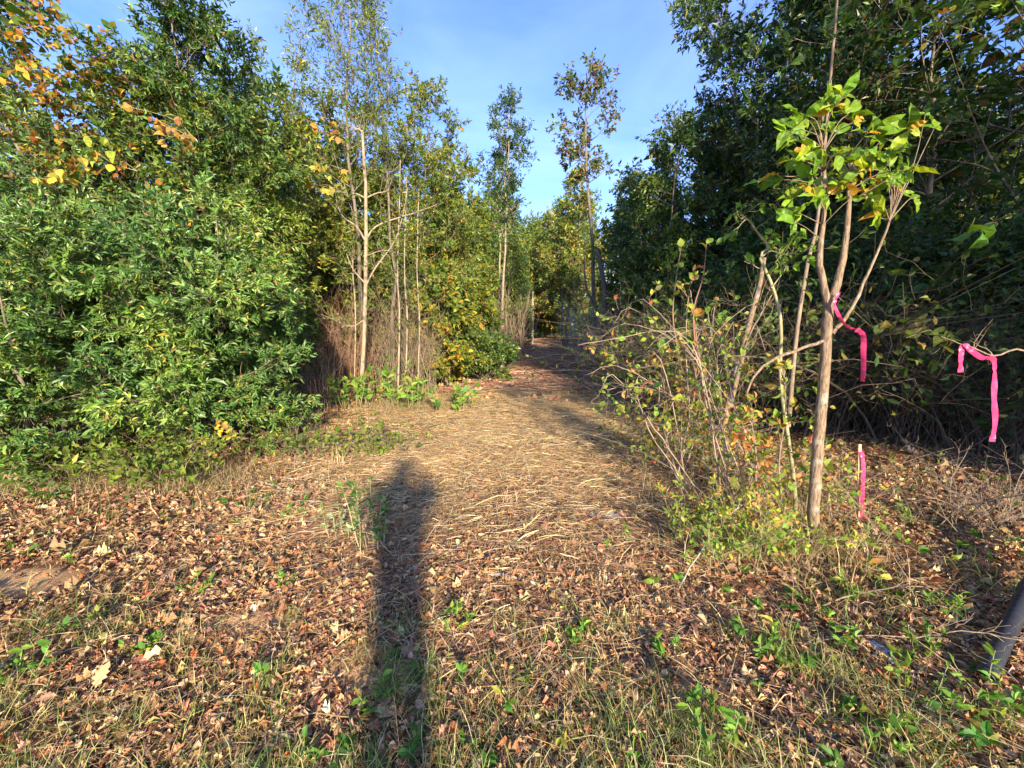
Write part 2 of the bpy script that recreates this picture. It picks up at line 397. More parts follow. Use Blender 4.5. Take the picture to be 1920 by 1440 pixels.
def warp(n, a, b, p=2.2):
    t = np.linspace(-1, 1, n); return np.sign(t) * np.abs(t) ** p * np.where(t < 0, -a, b)
gx = warp(261, -900, 900, 3.2); gy = warp(361, -300, 1500, 3.2) + 3
X, Y = np.meshgrid(gx, gy)
rng = np.random.default_rng(3)
Z = gz(X, Y) + np.where((np.abs(X) < 12) & (Y < 16), rng.normal(0, .004, X.shape), 0)
sand = [(ground_at(25, 1092), .50, .19), (ground_at(480, 1170), .35, .14), (ground_at(690, 1260), .30, .22), (ground_at(1270, 1305), .25, .05)]
mask = np.zeros(X.shape)
for c, a, b in sand: mask = np.maximum(mask, np.clip(1.6 - 1.5 * (((X - c[0]) / a) ** 2 + ((Y - c[1]) / b) ** 2), 0, 1))
nx, ny = len(gx), len(gy)
i = np.arange(nx - 1)[None] + np.arange(ny - 1)[:, None] * nx
gm = MB(); gm.add(np.stack([X, Y, Z], -1), quads=np.stack([i, i + 1, i + nx + 1, i + nx], -1), col=np.repeat(mask.reshape(-1, 1), 3, 1))
tag(gm.build('ground', ground_material(), smooth=True), kind='structure')

def in_path(x, y, g=0): return np.abs(x - path_c(y)) < path_w(y) + g
def in_sand(x, y):
    r = np.zeros(x.shape, bool)
    for c, a, b in sand: r |= ((x - c[0]) / a) ** 2 + ((y - c[1]) / b) ** 2 < (.95 if a > .4 else .45) * (1 + .5 * np.sin(x * 31) * np.sin(y * 43 + x * 9))
    return r
# fallen leaves
rng = np.random.default_rng(11)
def scatter(n, y0, y1, p=1., xw=1.32, extra=.6):
    y = y0 + (y1 - y0) * rng.uniform(0, 1, n) ** p
    x = rng.uniform(-1, 1, n) * (y * xw + extra)
    return x, y
LIT = [(4, (.38, .205, .10)), (3.4, (.47, .29, .15)), (3, (.27, .14, .07)), (1.1, (.56, .40, .22)), (.45, (.46, .16, .06)), (.9, (.13, .08, .05)), (.35, (.55, .44, .16))]
mb = MB()
x, y = scatter(105000, 1.0, 9.5, 1.3)
keep = ~in_sand(x, y) | (rng.uniform(0, 1, len(x)) < .16)
pp = in_path(x, y, -.3) & (y > 1.9)
keep &= ~pp | (rng.uniform(0, 1, len(x)) < np.clip(1.0 - (y - 1.9) * .6, .12, 1))
hol = np.sin(x * 2.3 + 1) * np.sin(y * 3.1 + x) + .6 * np.sin(x * 5.1 - y * 4)
keep &= rng.uniform(-1.9, 1.2, len(x)) < hol + .75
x, y = x[keep], y[keep]; n = len(x)
a = rng.uniform(0, 2 * PI, n)
D = np.stack([np.cos(a), np.sin(a), rng.normal(0, .13, n)], 1); N = nrm(np.stack([rng.normal(0, .25, n), rng.normal(-.12, .27, n), np.ones(n)], 1))
P_ = np.stack([x, y, gz(x, y) + rng.uniform(.004, .04, n)], 1); Ls_ = .036 * np.exp(rng.normal(0, .36, n)) * np.clip(.62 + y * .16, .7, 1.15); Cs_ = pal(rng, n, LIT, .28); kd = rng.uniform(0, 1, n)
for a0, a1, tp, w0, w1, f in ((0, .2, 'oak', .6, 1., 1.15), (.2, .68, 'ova', .28, .6, 1.0), (.68, 1.01, 'dry', .4, .7, .75)):
    q = (kd >= a0) & (kd < a1); leaves(mb, P_[q], D[q], N[q], Ls_[q] * f, rng.uniform(w0, w1, q.sum()), Cs_[q], tp, 0, rng, .35, .6)
tag(mb.build('leaf_litter', M['dry']), kind='stuff', label='brown fallen leaves covering the ground around the clearing', cat='leaf litter')
mb = MB()
x, y = scatter(26000, 9, 40, 1.4, 1.3)
keep = ~in_path(x, y) | (rng.uniform(0, 1, len(x)) < .2); x, y = x[keep], y[keep]; n = len(x)
a = rng.uniform(0, 2 * PI, n); D = np.stack([np.cos(a), np.sin(a), rng.normal(0, .2, n)], 1); N = nrm(np.stack([rng.normal(0, .4, n), rng.normal(0, .4, n), np.ones(n)], 1))
leaves(mb, np.stack([x, y, gz(x, y) + .02], 1), D, N, .13 * np.exp(rng.normal(0, .3, n)), rng.uniform(.4, .75, n), pal(rng, n, LIT, .25), 'dry', 0, rng, .2)
tag(mb.build('distant_leaf_litter', M['dry']), kind='stuff', label='fallen leaves under the far trees beside the path', cat='leaf litter')

def ribbons(mb, B, az, el, Ln, w, bend, col, k=4, mi=0, face=None, taper=True, rng=None, zc=None):
    """flat blades: base points, azimuth, elevation, length, width, downward bend"""
    n = len(B); t = np.linspace(0, 1, k)
    e = el[:, None] - bend[:, None] * t[None]
    dx = np.cos(e) * np.cos(az)[:, None]; dy = np.cos(e) * np.sin(az)[:, None]; dz = np.sin(e)
    st = (Ln / (k - 1))[:, None]
    P = np.stack([np.cumsum(np.pad(dx[:, :-1] * st, ((0, 0), (1, 0))), 1), np.cumsum(np.pad(dy[:, :-1] * st, ((0, 0), (1, 0))), 1), np.cumsum(np.pad(dz[:, :-1] * st, ((0, 0), (1, 0))), 1)], -1)
    if rng is not None:
        j = rng.normal(0, .05, (n, k, 2)) * Ln[:, None, None]; j[:, 0] = 0; P[..., :2] += np.cumsum(j, 1) * .7
    P = P + B[:, None, :]
    ph = az + PI / 2 if face is None else face
    S = np.stack([np.cos(ph), np.sin(ph), np.zeros(n)], 1)
    if rng is not None: S = nrm(S + rng.normal(0, .4, S.shape))
    ww = w[:, None] * ((1 - t[None] ** 1.6 * .93) if taper else np.ones((1, k)) * (1 - .4 * np.abs(t[None] * 2 - 1) ** 4))
    V = np.stack([P - S[:, None] * ww[..., None] / 2, P + S[:, None] * ww[..., None] / 2], 2)
    base = (np.arange(n)[:, None] * k + np.arange(k - 1)[None]) * 2
    Q = np.stack([base, base + 1, base + 3, base + 2], -1)
    mb.add(V, quads=Q, col=np.repeat(col, k * 2, 0), mi=mi)
STRAW = [(5, (.74, .54, .26)), (4, (.64, .42, .18)), (2.2, (.44, .24, .10)), (2.0, (.80, .64, .37)), (1, (.19, .12, .08)), (.5, (.48, .22, .09)), (.4, (.30, .29, .13))]
STRAW_R = [(3, (.52, .34, .17)), (4, (.42, .23, .11)), (3, (.22, .115, .07)), (1.6, (.56, .41, .25)), (1, (.14, .08, .05)), (.7, (.50, .24, .09))]
def straw(n, y0, y1, cols, lw, p, name, label, clear=0, seed=5, fade=.1, zmax=.05):
    global rng
    rng = np.random.default_rng(seed)
    y = y0 + (y1 - y0) * rng.uniform(0, 1, n) ** p
    x = path_c(y) + path_w(y) * rng.normal(0, .62, n)
    u = np.abs(x - path_c(y)) / path_w(y); keep = (u < 1.45) & (rng.uniform(0, 1, n) < np.clip((y - y0) / fade, .05, 1)) & (rng.uniform(-2.7, .9, n) < .5 * np.sin(x * 1.7 + 2 * np.sin(y * 1.3)) + .5 * np.sin(y * 3.1 + x) + .3 * np.sin(x * 6 + y * 5)); x, y = x[keep], y[keep]; n = len(x)
    sw = np.sin(x * 1.9 + y * 1.1) * .9 + .5 * np.sin(y * 2.3 - x)
    az = sw + rng.normal(0, 1.0, n) + np.where(rng.uniform(0, 1, n) < .5, 0, PI)
    el = np.abs(rng.normal(0, .12, n)); Ln = lw[0] * np.exp(rng.normal(0, .6, n)); w = lw[1] * np.exp(rng.normal(0, .4, n))
    B = np.stack([x, y, gz(x, y) + rng.uniform(0, 1, n) ** 2 * zmax + .003], 1)
    mb = MB(); ribbons(mb, B, az, el, Ln, w, el * 2.2, pal(rng, n, cols, .2), k=4, rng=rng, taper=False)
    return tag(mb.build(name, M['straw']), kind='stuff', label=label, cat='straw')
straw(175000, 2.4, 12, STRAW, (.115, .0036), 1.0, 'cut_straw', 'pale dry cut grass and splinters lying across the clearing', seed=5, zmax=.07, fade=2.2)
straw(60000, 1.4, 5.2, STRAW_R, (.08, .0034), .8, 'chopped_mulch', 'short reddish brown chopped twigs in front of the clearing', seed=6, zmax=.03)
straw(34000, 10.5, 62, [(4, (.52, .31, .18)), (4, (.40, .215, .125)), (2, (.60, .42, .26)), (1, (.24, .13, .08))], (.42, .022), 1.7, 'far_mulch', 'reddish brown mulch covering the path between the trees', seed=7, zmax=.06)
# fine dry stems over the near litter
rng = np.random.default_rng(8); n = 42000; x, y = scatter(n, 1.0, 7, 1.15); q = ~in_sand(x, y) | (rng.uniform(0, 1, n) < .1); x = x[q]; y = y[q]; n = len(x); az = rng.uniform(0, 2 * PI, n); el = np.abs(rng.normal(0, .25, n))
mb = MB(); ribbons(mb, np.stack([x, y, gz(x, y) + rng.uniform(.01, .04, n)], 1), az, el, .07 * np.exp(rng.normal(0, .5, n)), .0022 * np.exp(rng.normal(0, .35, n)), el * 2, pal(rng, n, STRAW + STRAW_R, .2), k=4, rng=rng, taper=False)
tag(mb.build('dry_stems', M['straw']), kind='stuff', label='fine dry stems and twigs scattered over the fallen leaves', cat='straw')
# grass blades
rng = np.random.default_rng(21)
def grass(name, label, centres, nb, h, cols, sp=.05, w=.0034):
    mb = MB()
    c = np.repeat(centres, nb, 0); n = len(c)
    c = c + np.stack([rng.normal(0, sp, n), rng.normal(0, sp, n), np.zeros(n)], 1); c[:, 2] = gz(c[:, 0], c[:, 1])
    az = rng.uniform(0, 2 * PI, n)
    hh = h * np.exp(rng.normal(0, .35, n))
    ribbons(mb, c, az, rng.uniform(.7, 1.5, n), hh, w * np.exp(rng.normal(0, .25, n)), rng.uniform(.2, 1.7, n), pal(rng, n, cols, .2), k=5, rng=rng)
    return tag(mb.build(name, M['grass']), label, 'grass', kind='stuff')
GR = [(4, (.14, .23, .045)), (3, (.25, .32, .07)), (3.4, (.46, .40, .15)), (1.8, (.58, .46, .24))]
cx = rng.uniform(-1, 1, 300); cyy = 1.0 + rng.uniform(0, 1, 300) ** 1.5 * 1.05; cc = np.stack([cx * (cyy * 1.35 + .2), cyy, cyy * 0], 1)
cl_ = np.sin(cc[:, 0] * 3.3 + .6) + np.sin(cc[:, 0] * 7 + cc[:, 1] * 3)
cc = cc[((cl_ > -.9) | (cc[:, 1] < 1.35)) & ~((cc[:, 0] > 1.7) & (cc[:, 1] > 1.45))]
grass('grass', 'green grass tufts along the near edge of the clearing', cc, 46, .10, GR, .045)
x, y = scatter(420, 1.9, 8.5, 1.3); keep = ~in_path(x, y, .2); x, y = x[keep], y[keep]
grass('sparse_grass', 'thin yellow green grass sprouting through the fallen leaves', np.stack([x, y, 0 * x], 1), 12, .16, GR, .06, .004)
xs = np.concatenate([rng.normal(-2.1, .5, 150), rng.normal(2.0, .4, 90), rng.normal(-3.6, .7, 120)]); ys = np.concatenate([rng.normal(8.3, .45, 150), rng.normal(3.0, .45, 90), rng.normal(4.0, .35, 120)])
grass('dry_grass', 'long dry grass at the foot of the shrubs', np.stack([xs, ys, 0 * xs], 1), 22, .22, [(4, (.48, .36, .20)), (3, (.35, .26, .13)), (2, (.22, .25, .08)), (1, (.30, .16, .09))], .1, .004)
# low ground cover leaves
def herb(mb, rng, B, h, leafL, cols, tpl='ova', nl=9, wr=.55, spread=.5):
    """small upright plants, all at base points B"""
    n = len(B); a = rng.uniform(0, 2 * PI, n)
    top = B + np.stack([np.cos(a) * h * .25, np.sin(a) * h * .25, h * np.ones(n)], 1) * rng.uniform(.5, 1.2, (n, 1))
    P = np.stack([B, (B + top) / 2 + rng.normal(0, .01, B.shape), top], 1)
    tubes(mb, P, np.tile(np.array([.0022, .0018, .001]), (n, 1)), 3, mi=1)
    leaf_on(mb, rng, P, nl, leafL, wr, cols, tpl, ang=1.25, flat=1.3, s0=.25, var=.2)
HG = [(4, (.10, .24, .03)), (3, (.16, .30, .04)), (1.3, (.06, .15, .02)), (.7, (.34, .34, .05))]
rng = np.random.default_rng(31)
x, y = scatter(900, 1.05, 8, 1.2); d = np.sin(x * 1.7 + 2) * np.sin(y * 1.9 + x) + (x > 1.2) * .75 * (y < 3.4) + (x < -2.6) * .45
keep = (~in_path(x, y, -.2) | (y < 2.6)) & (rng.uniform(0, 1.6, len(x)) < d + .12); x, y = x[keep], y[keep]
mb = MB(); herb(mb, rng, np.stack([x, y, gz(x, y)], 1), .075, .04, HG, nl=8)
tag(mb.build('ground_cover', [M['thin'], M['olive']]), 'small green leafy sprouts low among the fallen leaves', 'ground cover', kind='stuff')

#==BIG==
# ------------------------------------------------------------------ left side: shrubs and trees
def P3(px, py, Y): p = at(px, py, Y); return p
col_prof = lambda t: np.clip(1.15 - .75 * t, .2, 1) * np.clip(t * 6 + .5, 0, 1)
bushp = lambda t: np.sqrt(np.clip(1 - (np.clip(t, 0, 1) * .95) ** 2.2, .05, 1))
def XY(px, Y): return (px - 960) / F_PX * Y * (1 / cp) * 1.0 if False else at(px, 620, Y)[0]
EV = [(4, (.085, .175, .030)), (4, (.135, .245, .045)), (3, (.225, .33, .075)), (.25, (.45, .36, .04))]
plant('evergreen_shrub', 'large bright green evergreen shrub beside the clearing, its lower boughs reaching the ground', 'shrub', XY(360, 5.0), 5.0, 2.85, 1.15, seed=101, stems=6, spread=.45, r0=.035,
      z0=.06, n1=84, n2=7, n3=6, m=19, leaf=.062, wr=.30, cols=EV, prof=bushp, lmat='gloss', tw=.22, crown='foliage', tpart='stem')
plant('evergreen_shrub', 'dense green evergreen shrub at the left edge of the photo, left of the biggest shrub', 'shrub', XY(40, 4.15), 4.15, 2.5, 1.2, seed=102, stems=6, spread=.45, r0=.035,
      z0=.06, n1=78, n2=7, n3=6, m=17, leaf=.062, wr=.30, cols=EV, prof=bushp, lmat='gloss', tw=.22, crown='foliage', tpart='stem')
plant('evergreen_shrub', 'green evergreen shrub filling the gap between the two big left shrubs', 'shrub', XY(210, 5.8), 5.8, 3.7, 1.35, seed=103, stems=5, spread=.4, r0=.035,
      z0=.1, n1=70, n2=7, n3=6, m=15, leaf=.066, wr=.30, cols=EV, prof=bushp, lmat='gloss', tw=.24, crown='foliage', tpart='stem')
plant('tall_evergreen_tree', 'tall narrow leaved evergreen rising behind the big left shrub', 'tree', XY(375, 6.9), 6.9, 7.6, 1.35, seed=104, stems=3, spread=.3, r0=.06,
      z0=.2, n1=84, n2=7, n3=6, m=15, leaf=.075, wr=.32, cols=EV + G_DARK[:2], tw=.27, prof=lambda t: np.clip(1.3 - .75 * t, .3, 1))
plant('tall_evergreen_tree', 'lower evergreen tree between the tall left evergreen and the bare sapling', 'tree', XY(470, 7.4), 7.4, 4.7, 1.15, seed=147, stems=4, spread=.35, r0=.045,
      z0=.1, n1=70, n2=7, n3=6, m=13, leaf=.075, wr=.34, cols=EV + G_MID[:2] + [(.8, (.36, .30, .05))], tw=.27, prof=bushp)
plant('tall_evergreen_tree', 'evergreen tree filling the left edge above the shrubs', 'tree', XY(130, 6.4), 6.4, 4.9, 1.5, seed=148, stems=4, spread=.35, r0=.05,
      z0=.25, n1=64, n2=7, n3=6, m=13, leaf=.072, wr=.32, cols=EV, tw=.27, prof=bushp)
plant('orange_leaved_tree', 'tree with thin orange and yellow autumn leaves at the upper left corner', 'tree', XY(185, 5.9), 5.9, 5.6, 1.6, seed=105, stems=2, spread=.35, r0=.05,
      z0=.52, n1=30, n2=5, n3=5, m=7, leaf=.072, wr=.75, cols=ORANGE + G_MID[:2], tpl='ova', lmat='thin', tw=.36, droop=.4, flat=.4)
plant('dark_leaved_tree', 'dark green tree at the far upper left behind the orange leaves', 'tree', XY(20, 7.6), 7.6, 8.0, 1.5, seed=106, stems=2, spread=.3, r0=.07,
      z0=.2, n1=50, n2=6, n3=5, m=9, leaf=.11, wr=.34, cols=G_DARK, tw=.32)
plant('mixed_leaved_tree', 'green tree flecked with yellow leaves just right of the tall evergreen', 'tree', XY(510, 9.0), 9.0, 5.8, 1.35, seed=107, stems=3, spread=.3, r0=.05,
      z0=.12, n1=70, n2=6, n3=5, m=11, leaf=.10, wr=.42, cols=G_MID + [(1.2, (.40, .32, .05))], tw=.34, lmat='leaf')
plant('slim_willowy_tree', 'slim airy tree with thin leaders left of the tallest left tree', 'tree', XY(560, 10.5), 10.5, 8.3, .95, seed=108, stems=3, spread=.45, r0=.04,
      z0=.35, n1=44, n2=5, n3=4, m=8, leaf=.085, wr=.26, cols=G_MID, tw=.34, ang1=.7, up=.25, tpl='tri')
plant('tall_willowy_tree', 'tallest airy narrow leaved tree, right behind the pale bare trunk', 'tree', XY(684, 10.5), 10.5, 10.4, 1.5, seed=109, stems=1, r0=.07,
      z0=.46, n1=44, n2=5, n3=4, m=8, leaf=.085, wr=.24, cols=G_MID, tw=.34, ang1=1.05, up=.14, prof=lambda t: np.clip(2.0 - 1.85 * t, .16, 1.2), tpl='tri')
plant('tall_willowy_tree', 'tall airy tree with upswept top right of the tallest willowy tree', 'tree', XY(738, 11), 11, 10.9, 1.15, seed=110, stems=1, r0=.055,
      z0=.46, n1=38, n2=5, n3=4, m=8, leaf=.085, wr=.24, cols=G_MID, tw=.32, ang1=.8, up=.22, prof=lambda t: np.clip(2.0 - 1.85 * t, .2, 1.1), tpl='tri')
plant('leafy_tree', 'full green tree behind the pale bare trunk, its crown tinged yellow', 'tree', XY(640, 12), 12, 7.2, 2.0, seed=111, stems=3, spread=.3, r0=.06,
      z0=.22, n1=76, n2=6, n3=5, m=12, leaf=.11, wr=.4, cols=G_MID + [(1.2, (.36, .28, .04))], tw=.38, tpl='tri')
plant('leafy_tree', 'rounded green tree right of the pale trunks with a few orange leaves on top', 'tree', XY(765, 12.5), 12.5, 8.0, 2.1, seed=112, stems=3, spread=.3, r0=.06,
      z0=.3, n1=100, n2=6, n3=5, m=12, leaf=.10, wr=.34, cols=G_MID + [(.6, (.42, .2, .04))], tw=.36, tpl='tri')
plant('leafy_tree', 'green tree sloping down toward the path on its left side', 'tree', XY(835, 15), 15, 7.4, 1.5, seed=113, stems=3, spread=.3, r0=.06,
      z0=.15, n1=70, n2=6, n3=5, m=12, leaf=.12, wr=.4, cols=G_MID + [(2, (.30, .26, .04))], tw=.4, tpl='tri')
plant('yellow_shrub', 'yellow leaved shrub at the left side of the path mouth', 'shrub', XY(832, 10.8), 11, 2.9, .95, seed=114, stems=4, spread=.4, r0=.03,
      z0=.08, n1=44, n2=6, n3=5, m=8, leaf=.10, wr=.6, cols=G_YEL, tw=.28, tpl='ova', lmat='thin', crown='foliage', tpart='stem', prof=bushp)
plant('low_shrub', 'low olive green shrub spilling over the left edge of the path', 'shrub', XY(905, 12.5), 12.5, 1.25, .9, seed=115, stems=5, spread=.5, r0=.02,
      z0=.08, n1=40, n2=5, n3=5, m=8, leaf=.09, wr=.5, cols=G_YEL[:2] + G_DARK[:2], tw=.26, tpl='tri', crown='foliage', tpart='stem', prof=bushp)
plant('yellow_tree', 'small yellow green tree over the left edge of the path further back', 'tree', XY(872, 19), 19, 7.4, 1.6, seed=116, stems=3, spread=.35, r0=.05,
      z0=.12, n1=50, n2=6, n3=5, m=8, leaf=.15, wr=.5, cols=G_YEL + G_MID, tw=.42, tpl='tri', lmat='thin')
# ------------------------------------------------------------------ trees along the far path
plant('slender_tree', 'slender tree with a pale straight stem left of the path, leaves only near its top', 'tree', XY(938, 24), 24, 13.6, 1.5, seed=117, r0=.10, bark='pale',
      z0=.5, n1=30, n2=5, n3=5, m=8, leaf=.16, wr=.34, cols=G_DARK, tw=.5, tpl='tri', prof=lambda t: np.clip(1.2 - 1.1 * np.abs(t - .68) * 2, .15, 1))
plant('slender_tree', 'second slender pale stem standing close against the first left of the path', 'tree', XY(945, 24.6), 24.6, 12.2, 1.2, seed=118, r0=.085, bark='pale',
      z0=.55, n1=22, n2=5, n3=4, m=8, leaf=.16, wr=.34, cols=G_DARK, tw=.5, tpl='tri')
plant('dying_tree', 'tall sparse tree with reddish withered leaves above the right side of the path', 'tree', XY(1125, 20), 20, 13, 1.55, seed=119,
      trunk_pts=[[(0, 0, 0), (-.35, 0, 3), (-.5, 0, 6), (-.85, 0, 9), (-.95, 0, 11.5), (-.95, 0, 13.3)]], r0=.13,
      z0=.55, n1=26, n2=5, n3=4, m=6, leaf=.16, wr=.5, cols=RUST + G_DARK, tw=.4, tpl='tri', ang1=1.25, up=.02, prof=lambda t: np.clip(1.25 - 1.0 * np.abs(t - .72) * 2.6, .12, 1))
plant('vine_covered_tree', 'rounded vine covered tree at the far end of the path under the withered tree', 'tree', XY(1062, 30), 30, 12.2, 2.2, seed=120, r0=.14, stems=2, spread=.3,
      z0=.3, n1=54, n2=6, n3=5, m=9, leaf=.20, wr=.45, cols=G_MID + [(2.0, (.24, .17, .05)), (1, (.40, .24, .05))], tw=.55, tpl='tri')
far = []
specs = [('distant_tree', 'tree', G_MID, 0.15, 11, 2.6, 201), ('distant_tree', 'tree', G_YEL + G_MID[:1], .12, 10, 2.4, 202), ('distant_tree', 'tree', ORANGE[:4] + G_YEL, .2, 9, 2.2, 203),
         ('distant_tree', 'tree', G_DARK, .1, 12, 2.4, 204)]
hid = (0, -260)
for nme, cat, cols, z0, h, r, sd in specs:
    far.append(plant(nme, '', cat, hid[0], hid[1], h, r, seed=sd, stems=2, spread=.35, r0=.12, z0=z0, n1=56, n2=6, n3=5, m=8, leaf=.22, wr=.45, cols=cols, tw=.6, tpl='tri', z=0))
rng = np.random.default_rng(77)
kinds = ['mid green', 'yellow green', 'orange tinted', 'dark green']
def put_far(kind, x, y, sc, side, used=set()):
    lb = f"{kinds[kind]} forest tree {side}"
    gp = f"forest trees {side}"
    src = far[kind]; loc = (x, y, gz(x, y) - .05); rz = rng.uniform(0, 6.28)
    if kind not in used:
        used.add(kind); src.location = [float(a) for a in loc]; src.rotation_euler = (0, 0, rz); src.scale = (sc,) * 3; src['label'] = lb; src['group'] = gp; return src
    return dup(src, loc, rz, sc, lb, gp)
for px, Y, kd, sc in [(985, 62, 1, .95), (1012, 66, 2, .9), (960, 58, 0, .9), (1042, 60, 1, .85), (930, 52, 3, .95), (1075, 54, 0, 1.0), (900, 46, 1, .95), (1000, 80, 0, 1.25), (1030, 84, 3, 1.2),
                      (965, 78, 2, 1.2), (1065, 76, 0, 1.2), (930, 74, 1, 1.2), (1110, 70, 2, 1.1), (1020, 100, 0, 1.6), (980, 104, 1, 1.6), (1060, 98, 0, 1.5), (940, 96, 3, 1.4)]:
    put_far(kd, XY(px, Y), Y, sc * (1.55 if Y < 90 else 1.35), 'closing the far end of the path')
for Y in (22, 28, 34, 41, 49):                       # left rank along the path
    for j in range(4):
        x = path_c(Y) - path_w(Y) - 2.0 - j * 4.0 + rng.uniform(-.8, .8)
        put_far(int(rng.integers(0, 4)), x, Y + rng.uniform(-2, 2), (.62 + Y * .006) * rng.uniform(.85, 1.1), 'left of the distant path')
for Y in (14, 18, 23):
    for j in range(5):
        x = -7.0 - j * 3.6 + rng.uniform(-.8, .8)
        put_far([0, 3, 0, 1][int(rng.integers(0, 4))], x * (Y / 16) - 0.5, Y + rng.uniform(-1.5, 1.5), .62 * rng.uniform(.85, 1.1), 'in the thick woods behind the left shrubs')
for Y in (27, 33, 41, 50):
    for j in ((0, 1, 2) if Y < 40 else (3, 4)):
        x = path_c(Y) + path_w(Y) + (4.2 if Y < 40 else 2.1) + j * 4.0 + rng.uniform(-.8, .8)
        put_far([3, 0, 3, 1][int(rng.integers(0, 4))], x, Y + rng.uniform(-2, 2), (.6 if Y < 40 else .95) * rng.uniform(.85, 1.1), 'right of the distant path')
for Y in (12, 17, 22):
    for j in range(5):
        x = 7.5 + Y * .18 + j * 3.4 + rng.uniform(-.8, .8)
        put_far([3, 3, 0, 3][int(rng.integers(0, 4))], x, Y + rng.uniform(-1.5, 1.5), .85 * rng.uniform(.85, 1.1), 'in the dark woods on the right')
# ------------------------------------------------------------------ right side
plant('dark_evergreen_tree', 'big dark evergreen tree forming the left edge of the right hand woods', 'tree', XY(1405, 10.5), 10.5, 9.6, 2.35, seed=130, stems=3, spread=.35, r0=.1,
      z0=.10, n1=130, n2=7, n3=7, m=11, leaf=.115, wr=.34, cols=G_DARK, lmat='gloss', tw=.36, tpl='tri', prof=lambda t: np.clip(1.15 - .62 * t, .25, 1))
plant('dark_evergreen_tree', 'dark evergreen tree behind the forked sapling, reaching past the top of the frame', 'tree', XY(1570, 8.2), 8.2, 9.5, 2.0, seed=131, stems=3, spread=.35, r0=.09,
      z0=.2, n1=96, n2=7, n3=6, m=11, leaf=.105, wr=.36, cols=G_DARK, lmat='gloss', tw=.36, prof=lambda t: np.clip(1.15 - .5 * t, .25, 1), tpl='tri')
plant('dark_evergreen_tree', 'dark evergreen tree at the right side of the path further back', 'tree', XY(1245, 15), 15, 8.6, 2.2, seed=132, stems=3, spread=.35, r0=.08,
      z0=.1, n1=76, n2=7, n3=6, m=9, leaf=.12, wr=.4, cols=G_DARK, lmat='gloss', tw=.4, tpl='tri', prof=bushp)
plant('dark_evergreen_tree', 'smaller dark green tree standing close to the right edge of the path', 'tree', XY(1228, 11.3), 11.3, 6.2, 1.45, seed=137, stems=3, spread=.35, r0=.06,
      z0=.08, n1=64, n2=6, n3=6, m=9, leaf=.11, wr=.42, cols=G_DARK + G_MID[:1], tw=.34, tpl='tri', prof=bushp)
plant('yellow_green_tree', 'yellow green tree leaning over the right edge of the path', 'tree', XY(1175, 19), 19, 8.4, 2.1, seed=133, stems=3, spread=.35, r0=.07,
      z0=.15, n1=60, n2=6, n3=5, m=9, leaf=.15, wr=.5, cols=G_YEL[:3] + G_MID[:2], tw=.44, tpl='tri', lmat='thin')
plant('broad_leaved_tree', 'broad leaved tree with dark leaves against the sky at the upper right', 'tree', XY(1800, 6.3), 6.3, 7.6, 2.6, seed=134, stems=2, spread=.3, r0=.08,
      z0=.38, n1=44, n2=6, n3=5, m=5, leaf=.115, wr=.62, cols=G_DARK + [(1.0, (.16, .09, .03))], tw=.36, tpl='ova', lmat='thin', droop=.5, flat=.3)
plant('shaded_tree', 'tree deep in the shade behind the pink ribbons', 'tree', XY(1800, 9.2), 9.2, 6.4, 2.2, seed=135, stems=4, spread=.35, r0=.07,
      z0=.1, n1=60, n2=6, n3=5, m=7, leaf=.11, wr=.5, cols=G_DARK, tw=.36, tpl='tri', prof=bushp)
plant('overhanging_tree', 'glossy leaved tree whose boughs hang into the top right of the frame', 'tree', 5.3, 3.3, 5.8, 1.9, seed=136, stems=1, r0=.08,
      z0=.72, n1=24, n2=6, n3=5, m=7, leaf=.12, wr=.36, cols=[(4, (.08, .18, .02)), (3, (.12, .25, .03)), (2, (.19, .34, .04))], tw=.32, lmat='gloss', lean=(-1.2, .7), prof=lambda t: t * 0 + 1)
# trees standing behind the camera on the right, whose shade falls on the right of the place
for q, (tx, ty, hh, rr_, zz) in enumerate([(8.9, -4.0, 7.0, 2.6, .3), (13, -5.0, 12, 3.0, .2), (11.8, -9, 15, 3.0, .3), (15, -1.5, 12, 3.0, .1)]):
    plant('roadside_tree', ['tall tree behind the camera on the right', 'tall tree outermost behind the camera on the right', 'tallest tree furthest behind the camera', 'tall tree right of the camera outside the frame'][q],
          'tree', tx, ty, hh, rr_, seed=140 + q, stems=2, spread=.3, r0=.14, z0=zz, n1=60, n2=6, n3=5, m=8, leaf=.2, wr=.5, cols=G_DARK, tw=.55, tpl='tri', prof=lambda t: t * 0 + .95)
plant('roadside_shrub', 'tall shrub right of the camera outside the frame', 'shrub', 6.6, 1.3, 4.8, 1.5, seed=145, stems=4, spread=.4, r0=.05, z0=.1, n1=60, n2=6, n3=5, m=8, leaf=.14, wr=.5,
      cols=G_DARK, tw=.4, tpl='tri', prof=bushp, crown='foliage', tpart='stem')
